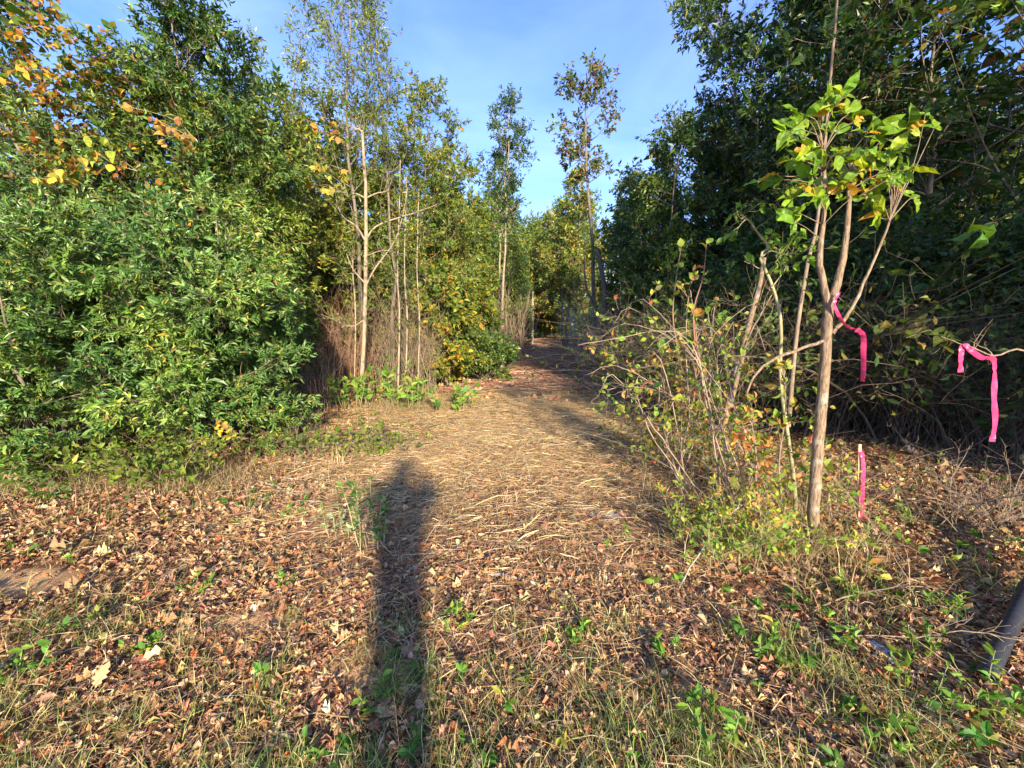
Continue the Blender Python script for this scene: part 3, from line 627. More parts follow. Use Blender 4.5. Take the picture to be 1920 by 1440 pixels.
#==MID==
# ------------------------------------------------------------------ thickets and undergrowth
def thicket(name, label, x, y, w, d, h, n, bark, seed, group=None, r=.006, lean=.25, leafc=None, nl=3, leaf=.06, arch=.3, cat='thicket', k=7, rz=0):
    """a stand of thin bare stems with side twigs"""
    rng = np.random.default_rng(seed)
    root = empty(name, (x, y, gz(x, y) - .02), label, cat, group)
    bx = rng.uniform(-w, w, n); by = rng.uniform(-d, d, n); hh = h * rng.uniform(.35, 1.1, n)
    t = np.linspace(0, 1, k)
    dx = rng.normal(0, lean, n) * hh; dy = rng.normal(0, lean, n) * hh
    cur = rng.normal(0, arch, (n, 2)) * hh[:, None]
    P = np.stack([bx[:, None] + dx[:, None] * t + cur[:, :1] * t ** 2, by[:, None] + dy[:, None] * t + cur[:, 1:] * t ** 2, hh[:, None] * (t - .22 * np.abs(cur[:, :1]) * t ** 3)], -1)
    P[..., :2] += np.cumsum(rng.normal(0, .012, (n, k, 2)), 1) * h
    R = r * np.exp(rng.normal(0, .35, n))[:, None] * (1 - .75 * t[None])
    mb = MB(); tubes(mb, P, R, 4)
    P2, R2 = kids(rng, P, R, 4, .25, 1, .8, h * .22, k=5, up=.1, rr=.6, wob=.3, rmin=.0015); tubes(mb, P2, R2, 3)
    P3, R3 = kids(rng, P2, R2, 2, .2, 1, .8, h * .09, k=4, up=.05, rr=.7, wob=.35, rmin=.0012); tubes(mb, P3, R3, 3)
    mb.build('stems', M[bark], root)
    if leafc:
        lm = MB(); leaf_on(lm, rng, P3, nl, leaf, .55, leafc, 'ova', flat=.4); lm.build('foliage', M['thin'], root)
    return root
rt = [('brush_thicket', 'thicket of bare reddish stems around the foot of the pale bare trunk', XY(640, 9.8), 9.8, .75, .5, 2.4, 130, 'red', 301),
      ('brush_thicket', 'thicket of pale dry stems right of the pale bare trunk', XY(760, 10.2), 10.2, .7, .4, 3.0, 130, 'twig', 302),
      ('brush_thicket', 'dark thicket of upright bare stems around the slender pale trees', XY(945, 21), 21, 1.1, 1.0, 4.2, 90, 'twig', 303),
      ('brush_thicket', 'grey tangle of leaning stems along the right edge of the distant path', XY(1120, 19), 19, 1.1, 1.5, 3.4, 130, 'gtwig', 304),
      ('brush_thicket', 'tangle of grey stems at the foot of the dark evergreen beside the path', XY(1190, 12.3), 12.3, .9, .8, 2.6, 120, 'gtwig', 305),
      ('brush_thicket', 'dry brown stems between the big left shrub and the pale bare trunk', XY(585, 7.9), 7.9, .35, .4, 1.7, 60, 'twig', 309)]
for a in rt: thicket(*a, r=(.006 if a[3] < 15 else .02), lean=.14, arch=.16)
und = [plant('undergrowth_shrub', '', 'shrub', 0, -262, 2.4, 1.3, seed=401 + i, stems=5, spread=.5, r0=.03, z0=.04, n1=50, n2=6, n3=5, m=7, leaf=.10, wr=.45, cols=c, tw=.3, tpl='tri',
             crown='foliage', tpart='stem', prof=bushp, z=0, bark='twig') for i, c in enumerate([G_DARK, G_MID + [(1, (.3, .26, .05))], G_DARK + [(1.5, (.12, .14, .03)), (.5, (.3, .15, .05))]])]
rng = np.random.default_rng(405); used = set()
ul = ['dark leaved', 'lighter green', 'mixed colour']
def put_und(kd, x, y, sc, where, lbl=None):
    loc = (x, y, gz(x, y) - .03); lb = lbl or f'{ul[kd]} undergrowth shrub {where}'; gp = f'undergrowth shrubs {where}'; rz = rng.uniform(0, 6.28)
    if kd not in used:
        used.add(kd); s = und[kd]; s.location = [float(a) for a in loc]; s.rotation_euler = (0, 0, rz); s.scale = (sc,) * 3; s['label'] = lb; s['group'] = gp
    else: dup(und[kd], loc, rz, sc, lb, gp)
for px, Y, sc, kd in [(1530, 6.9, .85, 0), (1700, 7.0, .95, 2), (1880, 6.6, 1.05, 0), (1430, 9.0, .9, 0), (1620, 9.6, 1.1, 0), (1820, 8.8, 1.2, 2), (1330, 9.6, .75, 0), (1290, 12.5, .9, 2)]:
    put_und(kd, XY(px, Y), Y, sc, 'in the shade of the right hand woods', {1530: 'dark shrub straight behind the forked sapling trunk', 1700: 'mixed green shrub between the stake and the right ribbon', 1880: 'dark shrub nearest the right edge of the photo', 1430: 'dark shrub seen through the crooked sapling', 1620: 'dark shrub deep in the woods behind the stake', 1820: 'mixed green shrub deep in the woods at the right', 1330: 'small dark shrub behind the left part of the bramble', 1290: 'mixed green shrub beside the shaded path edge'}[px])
for Y in (13, 18, 24, 31, 39, 48):
    for j in range(4):
        x = path_c(Y) + path_w(Y) + 1.9 + j * 2.7 + rng.uniform(-.6, .6)
        if Y == 13 and j == 0: continue
        put_und(int(rng.choice([0, 0, 2, 1])), x, Y + rng.uniform(-1.5, 1.5), (.8 + Y * .012) * rng.uniform(.8, 1.15), 'right of the distant path')
for Y in (16, 22, 28, 36, 46):
    for j in range(4):
        x = path_c(Y) - path_w(Y) - 1.1 - j * 2.7 + rng.uniform(-.6, .6)
        put_und(int(rng.integers(0, 3)), x, Y + rng.uniform(-1.5, 1.5), (.8 + Y * .012) * rng.uniform(.8, 1.15), 'left of the distant path')
for px, Y, sc, kd in [(520, 10.5, 1.0, 1), (590, 12, 1.1, 1), (700, 12.5, 1.15, 1), (790, 13, 1.2, 0), (300, 8.5, 1.2, 1), (100, 8.5, 1.3, 0), (-50, 7.5, 1.3, 1), (450, 13, 1.6, 0), (640, 15, 1.6, 2)]:
    put_und(kd, XY(px, Y), Y, sc, 'behind the pale stems on the left', {520: 'light green shrub left of the reddish thicket', 590: 'light green shrub behind the reddish thicket', 700: 'light green shrub behind the thin pale stems', 790: 'dark shrub behind the yellow shrub by the path'}.get(px))
for px, Y, sc, kd in [(960, 60, 1.3, 1), (985, 64, 1.2, 2), (1010, 68, 1.4, 0), (1035, 64, 1.3, 1), (1055, 60, 1.3, 0), (1000, 76, 2.2, 0), (1040, 78, 2.2, 1), (970, 78, 2.2, 0)]:
    put_und(kd, XY(px, Y), Y, sc, 'closing the far end of the path')

# ------------------------------------------------------------------ single stems placed one by one
def rel(pts, k, base=None):
    """polyline through photo pixels (px, py, metres ahead) relative to its first point"""
    w = np.array([at(*p) for p in pts]); b = w[0].copy() if base is None else np.asarray(base)
    return b, polyline(w - b, k)
def rad_(a, b, k, p=1.): return a + (b - a) * np.linspace(0, 1, k) ** p
def stem_thing(name, label, cat, pts, ra, rb, bark, seed=0, branches=(), leafc=None, leaf=.06, m=5, nt=3, tw=.18, tpl='ova', wr=.5, wobble=.006, group=None, twl=.7, lmat='thin', tpart='trunk', k=18, nt2=0, ang=.9, sides=9):
    rng = np.random.default_rng(seed + 900)
    b, p = rel(pts, k); root = empty(name, b, label, cat, group)
    p = p + np.cumsum(rng.normal(0, wobble, p.shape), 0) * np.linspace(0, 1, k)[:, None]
    mb = MB(); tubes(mb, p, rad_(ra, rb, k), sides); 
    BP = []; BR = []
    for br in branches:
        _, q = rel(br[0], 12, b); q += np.cumsum(rng.normal(0, wobble, q.shape), 0) * np.linspace(0, 1, 12)[:, None]; BP.append(q); BR.append(rad_(br[1], br[2], 12))
    if BP: tubes(mb, np.array(BP), np.array(BR), 6)
    mb.build(tpart, M[bark], root, smooth=True)
    src = [(p[None], rad_(ra, rb, k)[None])] + ([(np.array(BP), np.array(BR))] if BP else [])
    if nt:
        cm = MB()
        for S, R in src:
            if S.shape[1] == 18 and BP and nt2 == 0 and leafc is not None and len(src) > 1 and tpart == 'trunk': c = max(1, nt // 2)
            else: c = nt
            P2, R2 = kids(rng, S, np.minimum(R, .006), c, .25, 1, ang, tw, k=6, up=.1, rr=.6, wob=.3); tubes(cm, P2, R2, 3, mi=1)
            P3, R3 = kids(rng, P2, R2, 2, .2, 1, .8, tw * .45, k=4, up=.05, rr=.7, wob=.3); tubes(cm, P3, R3, 3, mi=1)
            if leafc is not None:
                leaf_on(cm, rng, np.concatenate([P3]), m, leaf, wr, leafc, tpl, flat=.3, var=.15)
        cm.build('crown' if leafc is not None else 'twigs', [M[lmat], M[bark]], root)
    return root
# pale bare trunk, broken at its top
stem_thing('bare_sapling', 'pale bare sapling with a broken top and side boughs, standing left of the path', 'tree', [(676, 745, 9), (684, 600, 9), (686, 430, 9), (684, 330, 9), (680, 243, 9)], .050, .026, 'pale', 1,
           branches=[([(680, 262, 9), (676, 248, 9), (668, 238, 9)], .024, .012), ([(682, 250, 9), (672, 242, 8.95), (655, 241, 8.9)], .018, .006), ([(686, 372, 9), (665, 362, 8.9), (625, 356, 8.8)], .024, .006),
                     ([(686, 372, 9), (705, 362, 9), (728, 357, 9)], .02, .006), ([(684, 450, 9), (668, 425, 8.9), (642, 408, 8.8), (632, 380, 8.8)], .024, .006),
                     ([(686, 450, 9), (702, 428, 9), (730, 415, 9), (780, 400, 9.1), (820, 388, 9.1)], .024, .006), ([(683, 530, 9), (660, 500, 8.9), (640, 450, 8.8)], .02, .005), ([(684, 540, 9), (705, 500, 9), (745, 440, 9.1), (765, 350, 9.1)], .022, .005),
                     ([(682, 600, 9), (655, 612, 8.9), (600, 590, 8.8)], .014, .004), ([(686, 480, 9), (720, 470, 9), (765, 480, 9)], .014, .004)], nt=10, tw=.6, wobble=.009, leafc=G_YEL[:2] + G_MID[:1], leaf=.07, m=3)
for i, (px, t_, r_, lb) in enumerate([(746, 300, .026, 'thin pale stem, nearest to the bare sapling on its right'), (760, 330, .021, 'thin pale stem between two others right of the bare sapling'), (783, 350, .016, 'thinnest pale stem, furthest right of the bare sapling'),
                                      (664, 470, .018, 'very thin pale stem just left of the bare sapling')]):
    stem_thing('pale_stem', lb, 'sapling', [(px, 742, 9.3), (px + 3, 600, 9.3), (px - 2, 500, 9.3), (px + 2, t_, 9.3)], r_, .01, 'pale', 10 + i, nt=12, tw=.6, group='thin pale stems beside the bare sapling', leafc=G_YEL[:2] + G_MID[:2], leaf=.075, m=3)
# dark leaning trunk at the right edge of the path and its neighbour
stem_thing('leaning_trunk', 'dark trunk leaning right at the right edge of the path', 'tree', [(1113, 668, 17), (1128, 600, 17), (1132, 540, 17), (1120, 470, 17)], .16, .09, 'bark', 21, nt=6, tw=1.0, branches=[([(1128, 600, 17), (1100, 540, 17), (1095, 470, 17)], .07, .02)])
stem_thing('distant_pale_tree', 'pale straight trunk standing in sunlight at the far end of the path', 'tree', [(998, 645, 44), (999, 560, 44), (997, 590, 44), (999, 545, 44)], .15, .08, 'pale', 22, nt=12, tw=2.2, leafc=ORANGE[:4] + G_YEL, leaf=.22, m=9)
# forked sapling with big bright leaves
HY = 3.0
hb = ground_at(1521, 1022)
HY = hb[1]
def h_(px, py, dy=0): return (px, py, HY + dy)
hroot, hp = rel([h_(1521, 1030), h_(1529, 900), h_(1541, 760), h_(1549, 640), h_(1555, 562)], 22)
hick = empty('forked_sapling', hroot, 'forked sapling with big bright yellow green leaves and mottled bark, nearest tree on the right', 'tree')
rng = np.random.default_rng(500)
mb = MB(); rr_ = rad_(.040, .029, 22); rr_[0] *= 1.25; rr_[-1] *= 1.1; hp[:, :2] += rng.normal(0, .0022, (22, 2)); tubes(mb, hp, rr_, 12)
def hbr(pts, a, b, k=14, s=10):
    _, q = rel(pts, k, hroot); q += rng.normal(0, .0025, q.shape); tubes(mb, q, rad_(a, b, k), s); return q
arms = [hbr([h_(1555, 575), h_(1541, 525), h_(1537, 470), h_(1545, 400), h_(1546, 340), h_(1538, 250)], .025, .008),
        hbr([h_(1554, 575), h_(1572, 522), h_(1582, 480), h_(1588, 420), h_(1592, 370), h_(1596, 300)], .028, .009),
        hbr([h_(1560, 625), h_(1590, 590, .02), h_(1625, 520, .05), h_(1655, 450, .08), h_(1672, 400, .1)], .014, .006),
        hbr([h_(1541, 640), h_(1500, 655, -.05), h_(1450, 675, -.15), h_(1415, 705, -.2), h_(1400, 740, -.22)], .012, .006)]
mb.build('trunk', M['hick'], hick, smooth=True)
cl = [(1462, 330), (1490, 350), (1475, 265), (1490, 240), (1510, 220), (1545, 195), (1530, 300), (1500, 300), (1512, 345), (1530, 370), (1500, 400), (1560, 250), (1570, 290), (1556, 330), (1540, 345), (1600, 230), (1625, 250), (1595, 280), (1625, 290), (1650, 265),
      (1610, 320), (1640, 315), (1665, 300), (1650, 345), (1675, 330), (1690, 360), (1700, 320), (1620, 355), (1640, 375), (1668, 400), (1712, 372), (1735, 215), (1752, 240), (1700, 240), (1575, 360), (1670, 285), (1510, 265), (1580, 180), (1590, 330), (1480, 300)]
bm = MB(); lm = MB(); LP = []; LD = []; LL = []; LC = []
HC = [(5, (.22, .35, .02)), (4, (.14, .26, .018)), (2, (.33, .41, .025)), (1.2, (.62, .34, .03)), (1.2, (.07, .15, .015))]
tipsrc = np.concatenate([arms[0][6:], arms[1][8:], arms[2][8:]])
cl = cl + [(a + rng.uniform(-26, 26), b + rng.uniform(-24, 24)) for a, b in cl if a < 1700][:34]
for px, py in cl:
    w = at(px, py, HY + rng.uniform(-.32, .28)) - hroot
    j = np.argmin(np.linalg.norm(tipsrc - w, axis=1)); j = max(0, j - rng.integers(0, 2)); s = tipsrc[j]
    q = polyline([s, s * .5 + w * .5 + rng.normal(0, .025, 3) + [0, 0, .03], w], 7); tubes(bm, q, rad_(.0045, .002, 7), 4)
    out = nrm(w - s + rng.normal(0, .04, 3)); nl = rng.integers(3, 6)
    side = nrm(np.cross(out, [0, -1, .4])); 
    for a in np.linspace(-1.25, 1.25, nl):
        a += rng.normal(0, .15); d = out * math.cos(a) + side * math.sin(a) + rng.normal(0, .22, 3) + [0, 0, -.18]
        LP.append(w); LD.append(d); LL.append(rng.uniform(.08, .145) * (1.1 - .25 * abs(a)))
LP = np.array(LP); LD = np.array(LD); n = len(LP)
N = nrm(np.array([.15, -.75, .45]) + rng.normal(0, .5, (n, 3)))
hc = pal(rng, n, HC, .12)
leaves(lm, LP, LD, N, np.array(LL), rng.uniform(.40, .54, n), hc, 'big', 0, rng, .45, .25)
bm.build('twigs', M['twig'], hick, smooth=True)
M['hleaf'] = leaf_mat('big_leaf', rough=.45, trans=.4, spec=.35, noise=28)
lm.build('crown', M['hleaf'], hick)
# thin stem behind it
stem_thing('thin_sapling', 'thin straight grey sapling just behind the forked sapling on its left', 'sapling', [(1478, 800, 3.9), (1492, 640, 3.9), (1512, 500, 3.95), (1532, 395, 4), (1552, 130, 4.1), (1560, -60, 4.1)], .021, .010, 'twig', 31, nt=7, tw=.5, leafc=G_DARK, leaf=.09, m=4, wr=.38, tpl='lan')
# leaning dead trunk
stem_thing('dead_tree', 'short dead trunk leaning right out of the brush left of the forked sapling', 'dead tree', [(1305, 885, 4.6), (1345, 820, 4.6), (1372, 740, 4.65), (1392, 660, 4.7), (1418, 560, 4.8), (1440, 480, 4.9)], .055, .022, 'hick', 32, nt=8, tw=.6,
           branches=[([(1372, 740, 4.65), (1400, 640, 4.5), (1440, 560, 4.4)], .02, .006)])
# crooked olive stem with vine
stem_thing('crooked_sapling', 'crooked pale green sapling stem with a hooked bare top, left of the forked sapling', 'sapling', [(1494, 1010, 3.25), (1488, 900, 3.25), (1470, 770, 3.2), (1462, 690, 3.2), (1462, 600, 3.2), (1446, 540, 3.2), (1424, 486, 3.2), (1436, 462, 3.2), (1418, 438, 3.2), (1392, 412, 3.2), (1372, 412, 3.2)],
           .017, .006, 'olive', 33, branches=[([(1424, 486, 3.2), (1444, 470, 3.2), (1464, 478, 3.15), (1455, 462, 3.15)], .006, .002), ([(1446, 540, 3.2), (1470, 505, 3.2), (1460, 480, 3.25)], .005, .002)], leafc=[(4, (.18, .34, .03)), (2, (.12, .24, .03))], leaf=.05, m=2, nt=9, tw=.22, k=26, wr=.7)
# orange leaved sprout
stem_thing('orange_leaved_sprout', 'small sprout with orange and yellow green leaves in front of the crooked stem', 'sapling', [(1428, 1060, 2.95), (1428, 980, 2.95), (1422, 900, 2.95), (1418, 820, 2.95), (1412, 780, 2.95)], .013, .004, 'twig', 34,
           leafc=[(3, (.55, .22, .07)), (3, (.52, .36, .06)), (4, (.22, .32, .04)), (1, (.45, .12, .06))], leaf=.05, m=4, nt=22, tw=.17, wr=.6, tpart='stem')
stem_thing('orange_leaved_sprout', 'taller sprout with orange, yellow and green leaves between the crooked stem and the forked sapling', 'sapling', [(1462, 1040, 3.0), (1466, 960, 3.0), (1458, 870, 3.0), (1468, 780, 3.0), (1462, 700, 3.0)], .010, .003, 'twig', 35,
           leafc=[(2, (.50, .22, .07)), (3, (.45, .36, .06)), (5, (.20, .32, .04))], leaf=.048, m=3, nt=26, tw=.16, wr=.6, tpart='stem')
stem_thing('climbing_vine', 'green vine climbing the trunk of the forked sapling', 'vine', [(1530, 1010, 2.88), (1512, 940, 2.88), (1540, 860, 2.88), (1530, 790, 2.88), (1556, 720, 2.88), (1545, 650, 2.9)], .004, .002, 'olive', 36,
           leafc=[(4, (.20, .34, .04)), (2, (.32, .40, .05))], leaf=.045, m=2, nt=12, tw=.10, wr=.75, tpart='stem')
# bramble with arching reddish canes
rng = np.random.default_rng(520)
bb = ground_at(1330, 925)
bram = empty('bramble', bb, 'tangled bramble of arching reddish canes at the right edge of the clearing', 'bramble')
ends = [(1160, 690), (1150, 620), (1195, 560), (1180, 760), (1215, 830), (1260, 600), (1300, 540), (1330, 620), (1385, 600), (1420, 660), (1240, 700), (1200, 650), (1290, 660), (1400, 560), (1345, 560), (1250, 780), (1170, 720), (1310, 700), (1370, 690), (1225, 600)]
PP = []
for i, (ex, ey) in enumerate(ends + ends[:9]):
    bs = np.array([rng.uniform(-.3, .45), rng.normal(0, .25), 0]); Yd = 4.05 + rng.uniform(-.5, .4)
    e = at(ex + rng.uniform(-25, 25), ey + rng.uniform(-20, 30), Yd) - bb
    mid = (bs + e) / 2 + np.array([rng.normal(0, .12), rng.normal(0, .15), (.45 if i % 2 else .05) + rng.uniform(0, .35)])
    pre = e + (e - mid) * np.array([.45, .35, -.3]) + np.array([0, 0, -.12 if i % 2 else .0]) + rng.normal(0, .06, 3)
    PP.append(polyline([bs, mid * .55 + bs * .45 + rng.normal(0, .05, 3), mid, e, pre], 14) + np.cumsum(rng.normal(0, .008, (14, 3)), 0))
PP = np.array(PP); PR = np.array([rad_(rng.uniform(.004, .008), .002, 14) for _ in PP])
mb = MB(); tubes(mb, PP, PR, 5)
P2, R2 = kids(rng, PP, PR, 7, .2, 1, 1.0, .34, k=8, up=.0, rr=.6, wob=.42); tubes(mb, P2, R2, 4)
P3, R3 = kids(rng, P2, R2, 3, .2, 1, .9, .14, k=5, up=.0, rr=.7, wob=.4); tubes(mb, P3, R3, 3)
mb.build('canes', bark_mat('bramble_cane', (.20, .13, .09), (.46, .35, .25), scale=9), bram, smooth=True)
# upright bright red canes
q = np.array([polyline([at(*a) - bb for a in s], 14) for s in [[(1280, 700, 3.8), (1262, 600, 3.8), (1268, 520, 3.8), (1278, 460, 3.8)], [(1310, 700, 3.7), (1300, 590, 3.7), (1318, 520, 3.7), (1325, 455, 3.7)], [(1300, 760, 3.8), (1306, 640, 3.8), (1290, 560, 3.8), (1262, 530, 3.8)]]])
rb = MB(); tubes(rb, q, np.array([rad_(.008, .003, 14)] * 3), 6); rb.build('red_canes', M['red'], bram, smooth=True)
lm = MB(); BL = [(5, (.22, .34, .04)), (3, (.36, .40, .06)), (1.8, (.58, .30, .07)), (1.2, (.48, .18, .08)), (1.5, (.12, .25, .03))]
sel = rng.uniform(0, 1, len(P3)) < .62; leaf_on(lm, rng, P3[sel], 4, .045, .62, BL, 'ova', flat=.2); leaf_on(lm, rng, q, 7, .075, .7, BL, 'ova', flat=.1, s0=.3)
lm.build('foliage', M['thin'], bram)
# low brush and twigs around the stems
thicket('dead_brush', 'low tangle of dry twigs at the foot of the forked sapling', 2.35, 3.3, .55, .35, .7, 70, 'twig', 330, lean=.55, arch=.6, r=.0035, cat='brush', leafc=BL, nl=1, leaf=.04)
thicket('dead_brush', 'low bare brush at the right edge of the photo above the black pipe', 3.75, 2.9, .4, .35, .65, 60, 'twig', 331, lean=.6, arch=.7, r=.004, cat='brush')
thicket('dead_brush', 'brown twigs and weeds at the foot of the big left shrub', -2.15, 5.0, .8, .3, .5, 110, 'twig', 332, lean=.5, arch=.5, r=.003, cat='brush', leafc=G_YEL[:2] + G_MID[:3], nl=1, leaf=.05)
thicket('dead_brush', 'low brush under the bramble at the right edge of the clearing', 1.95, 4.6, .6, .5, .7, 110, 'twig', 333, lean=.5, arch=.6, r=.004, cat='brush', leafc=G_YEL, nl=1, leaf=.045)
thicket('dead_brush', 'yellowish weeds and twigs at the foot of the shrub at the left edge', -4.2, 3.9, 1.1, .3, .5, 130, 'twig', 334, lean=.5, arch=.5, r=.003, cat='brush', leafc=G_YEL[:2] + G_MID[:3] + G_MID[:2], nl=3, leaf=.05)
thicket('dead_brush', 'fine weeds growing in front of the forked sapling', 1.75, 2.75, .5, .3, .45, 100, 'olive', 335, lean=.45, arch=.5, r=.0022, cat='brush', leafc=[(4, (.22, .34, .04)), (2, (.4, .4, .06)), (1, (.5, .25, .08))], nl=2, leaf=.035)
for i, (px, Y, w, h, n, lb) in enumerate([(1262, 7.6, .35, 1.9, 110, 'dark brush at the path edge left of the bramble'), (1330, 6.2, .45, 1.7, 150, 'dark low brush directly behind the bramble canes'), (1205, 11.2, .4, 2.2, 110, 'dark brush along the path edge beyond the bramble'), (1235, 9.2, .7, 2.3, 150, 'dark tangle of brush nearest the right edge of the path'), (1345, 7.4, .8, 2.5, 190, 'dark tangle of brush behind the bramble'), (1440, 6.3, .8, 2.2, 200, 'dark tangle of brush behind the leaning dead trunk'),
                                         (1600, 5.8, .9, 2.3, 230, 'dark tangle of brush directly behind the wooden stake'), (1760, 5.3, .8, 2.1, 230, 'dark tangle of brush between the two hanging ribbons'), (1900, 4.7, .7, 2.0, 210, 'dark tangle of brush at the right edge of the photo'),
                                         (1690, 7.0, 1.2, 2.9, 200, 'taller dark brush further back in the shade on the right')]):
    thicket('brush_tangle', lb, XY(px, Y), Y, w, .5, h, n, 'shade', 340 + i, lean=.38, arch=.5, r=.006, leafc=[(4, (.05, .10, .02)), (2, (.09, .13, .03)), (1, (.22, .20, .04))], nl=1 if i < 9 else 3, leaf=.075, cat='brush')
for i, (px, Y, h, r_, lb) in enumerate([(1660, 6.5, 2.6, 1.3, 'thin leafed dark shrub hanging over the brush behind the stake'), (1870, 5.6, 2.7, 1.2, 'dark shrub above the ribbon at the right edge'), (1480, 7.2, 3.2, 1.3, 'dark shrub behind the thin sapling'), (1350, 8.6, 3.2, 1.2, 'dark shrub behind the bramble')]):
    plant('shaded_shrub', lb, 'shrub', XY(px, Y), Y, h, r_, seed=360 + i, stems=5, spread=.5, r0=.025, z0=.35, n1=50, n2=6, n3=5, m=8, leaf=.085, wr=.45, cols=G_DARK + [(.6, (.20, .20, .03))], tw=.28, tpl='lan', crown='foliage', tpart='stem', bark='twig', top_t=1., prof=lambda t: t * 0 + .9)
# leafy weeds at the foot of the pale trunk
def weed(name, label, p, h, n, sp, leaf, cols, seed, tpl='ova', wr=.5, nl=12, cat='weed', group=None, lean=.3):
    rng = np.random.default_rng(seed); root = empty(name, p, label, cat, group)
    a = rng.uniform(0, 2 * PI, n); r = sp * rng.uniform(0, 1, n) ** .5; B = np.stack([r * np.cos(a), r * np.sin(a), 0 * r], 1); hh = h * rng.uniform(.5, 1.05, n)
    T = B + np.stack([np.cos(a) * lean * hh * rng.uniform(0, 1, n), np.sin(a) * lean * hh * rng.uniform(0, 1, n), hh], 1)
    t = np.linspace(0, 1, 6)[None, :, None]; P = B[:, None] * (1 - t) + T[:, None] * t + np.cumsum(rng.normal(0, .012 * h, (n, 6, 3)), 1) * (t > 0)
    mb = MB(); tubes(mb, P, np.tile(rad_(.004, .0015, 6) * (h / .4) ** .4, (n, 1)), 4); mb.build('stalk', M['olive'], root)
    lm = MB(); leaf_on(lm, rng, P, nl, leaf, wr, cols, tpl, ang=1.1, flat=.8, s0=.25, var=.16); lm.build('foliage', M['thin'], root); return root
WG = [(4, (.13, .28, .04)), (3, (.22, .36, .05)), (1, (.36, .38, .06))]
for i, (px, py, h, lb) in enumerate([(700, 760, 1.0, 'leafy green weed directly in front of the bare sapling'), (745, 765, .85, 'leafy green weed below the thin pale stems'), (780, 770, .9, 'broad leaved weed right of the thin pale stems'), (655, 765, .7, 'low leafy weed left of the bare sapling'),
                                     (850, 775, .6, 'grassy green weed at the left corner of the path mouth')]):
    weed('leafy_weed', lb, ground_at(px, py), h, 9, .35, .11, WG, 610 + i, nl=14, group='weeds at the foot of the pale stems')
weed('young_weed', 'slender dark green weed standing in the photographer shadow', ground_at(697, 1035), .50, 6, .10, .045, [(3, (.07, .17, .03)), (2, (.14, .26, .05)), (1, (.35, .38, .2))], 620, nl=24, wr=.45)
weed('young_weed', 'pale leaved weed left of the photographer shadow', ground_at(650, 1010), .30, 9, .16, .03, [(3, (.35, .38, .18)), (3, (.25, .32, .10))], 621, nl=16)
smalls = [(365, 1112, .1, 'left of centre in the fallen leaves'), (165, 1170, .1, 'near the bare soil patch at the left'), (265, 1230, .09, 'below the left sprouts among brown leaves'), (697, 1325, .12, 'at the foot of the photographer shadow'), (860, 1178, .14, 'just right of the photographer shadow'),
          (1092, 1205, .09, 'in the leaves below the path centre'), (550, 970, .10, 'in the lit soil left of the young weed'), (20, 1275, .2, 'at the left edge above the grass'), (1345, 1395, .2, 'at the bottom edge right of centre'), (1420, 1230, .2, 'yellow green below the forked sapling'),
          (1600, 1120, .16, 'beside the base of the forked sapling'), (1755, 1140, .14, 'next to the top of the black pipe'), (1745, 1310, .16, 'with long leaves left of the pipe end'), (1860, 1330, .2, 'dark green below the pipe end'), (1245, 1225, .08, 'small in the leaves right of centre'),
          (540, 1095, .08, 'right of the left soil patch'), (1470, 1250, .1, 'in the brown leaves below the twigs'), (1560, 1200, .14, 'left of the plastic litter'), (1710, 1240, .16, 'right of the plastic litter'), (1640, 1390, .14, 'at the lower right among brown leaves')]
for i, (px, py, h, lb) in enumerate(smalls):
    weed('green_sprout', 'green sprout ' + lb, ground_at(px, py), h * .9, 5 + i % 3, .03 + h * .3, .022 + h * .10, WG if i != 18 else G_MID, 640 + i, nl=10, tpl='ova', wr=.42, group='green sprouts among the fallen leaves', lean=.7)
#==SMALL==
# ------------------------------------------------------------------ survey stake and pink ribbons
def plain(name, col, rough=.5, spec=.4, trans=0., noise=0):
    m, nt, o = mat(name); N = nt.nodes.new; l = nt.links.new
    b = N('ShaderNodeBsdfPrincipled'); b.inputs['Roughness'].default_value = rough; b.inputs['Specular IOR Level'].default_value = spec; b.inputs['Base Color'].default_value = (*col, 1)
    if noise:
        t = N('ShaderNodeTexCoord'); n = N('ShaderNodeTexNoise'); n.inputs['Scale'].default_value = noise; n.inputs['Detail'].default_value = 5; l(t.outputs['Object'], n.inputs['Vector'])
        r = N('ShaderNodeMapRange'); r.inputs[3].default_value = .65; r.inputs[4].default_value = 1.3; l(n.outputs['Fac'], r.inputs[0])
        mx = N('ShaderNodeMix'); mx.data_type = 'RGBA'; mx.blend_type = 'MULTIPLY'; mx.inputs[0].default_value = 1; mx.inputs[6].default_value = (*col, 1); l(r.outputs[0], mx.inputs[7]); l(mx.outputs[2], b.inputs['Base Color'])
        bp = N('ShaderNodeBump'); bp.inputs['Strength'].default_value = .3; bp.inputs['Distance'].default_value = .005; l(n.outputs['Fac'], bp.inputs['Height']); l(bp.outputs[0], b.inputs['Normal'])
    if trans:
        tr = N('ShaderNodeBsdfTranslucent'); tr.inputs[0].default_value = (*col, 1); ms = N('ShaderNodeMixShader'); ms.inputs[0].default_value = trans
        l(b.outputs[0], ms.inputs[1]); l(tr.outputs[0], ms.inputs[2]); l(ms.outputs[0], o.inputs[0])
    else: l(b.outputs[0], o.inputs[0])
    return m
PINK = plain('pink_flagging', (.86, .075, .23), .35, .5, .35, 14)
WOOD = bark_mat('new_pine', (.52, .36, .18), (.70, .52, .30), scale=30, stretch=.08, rough=.7, bump=.2)
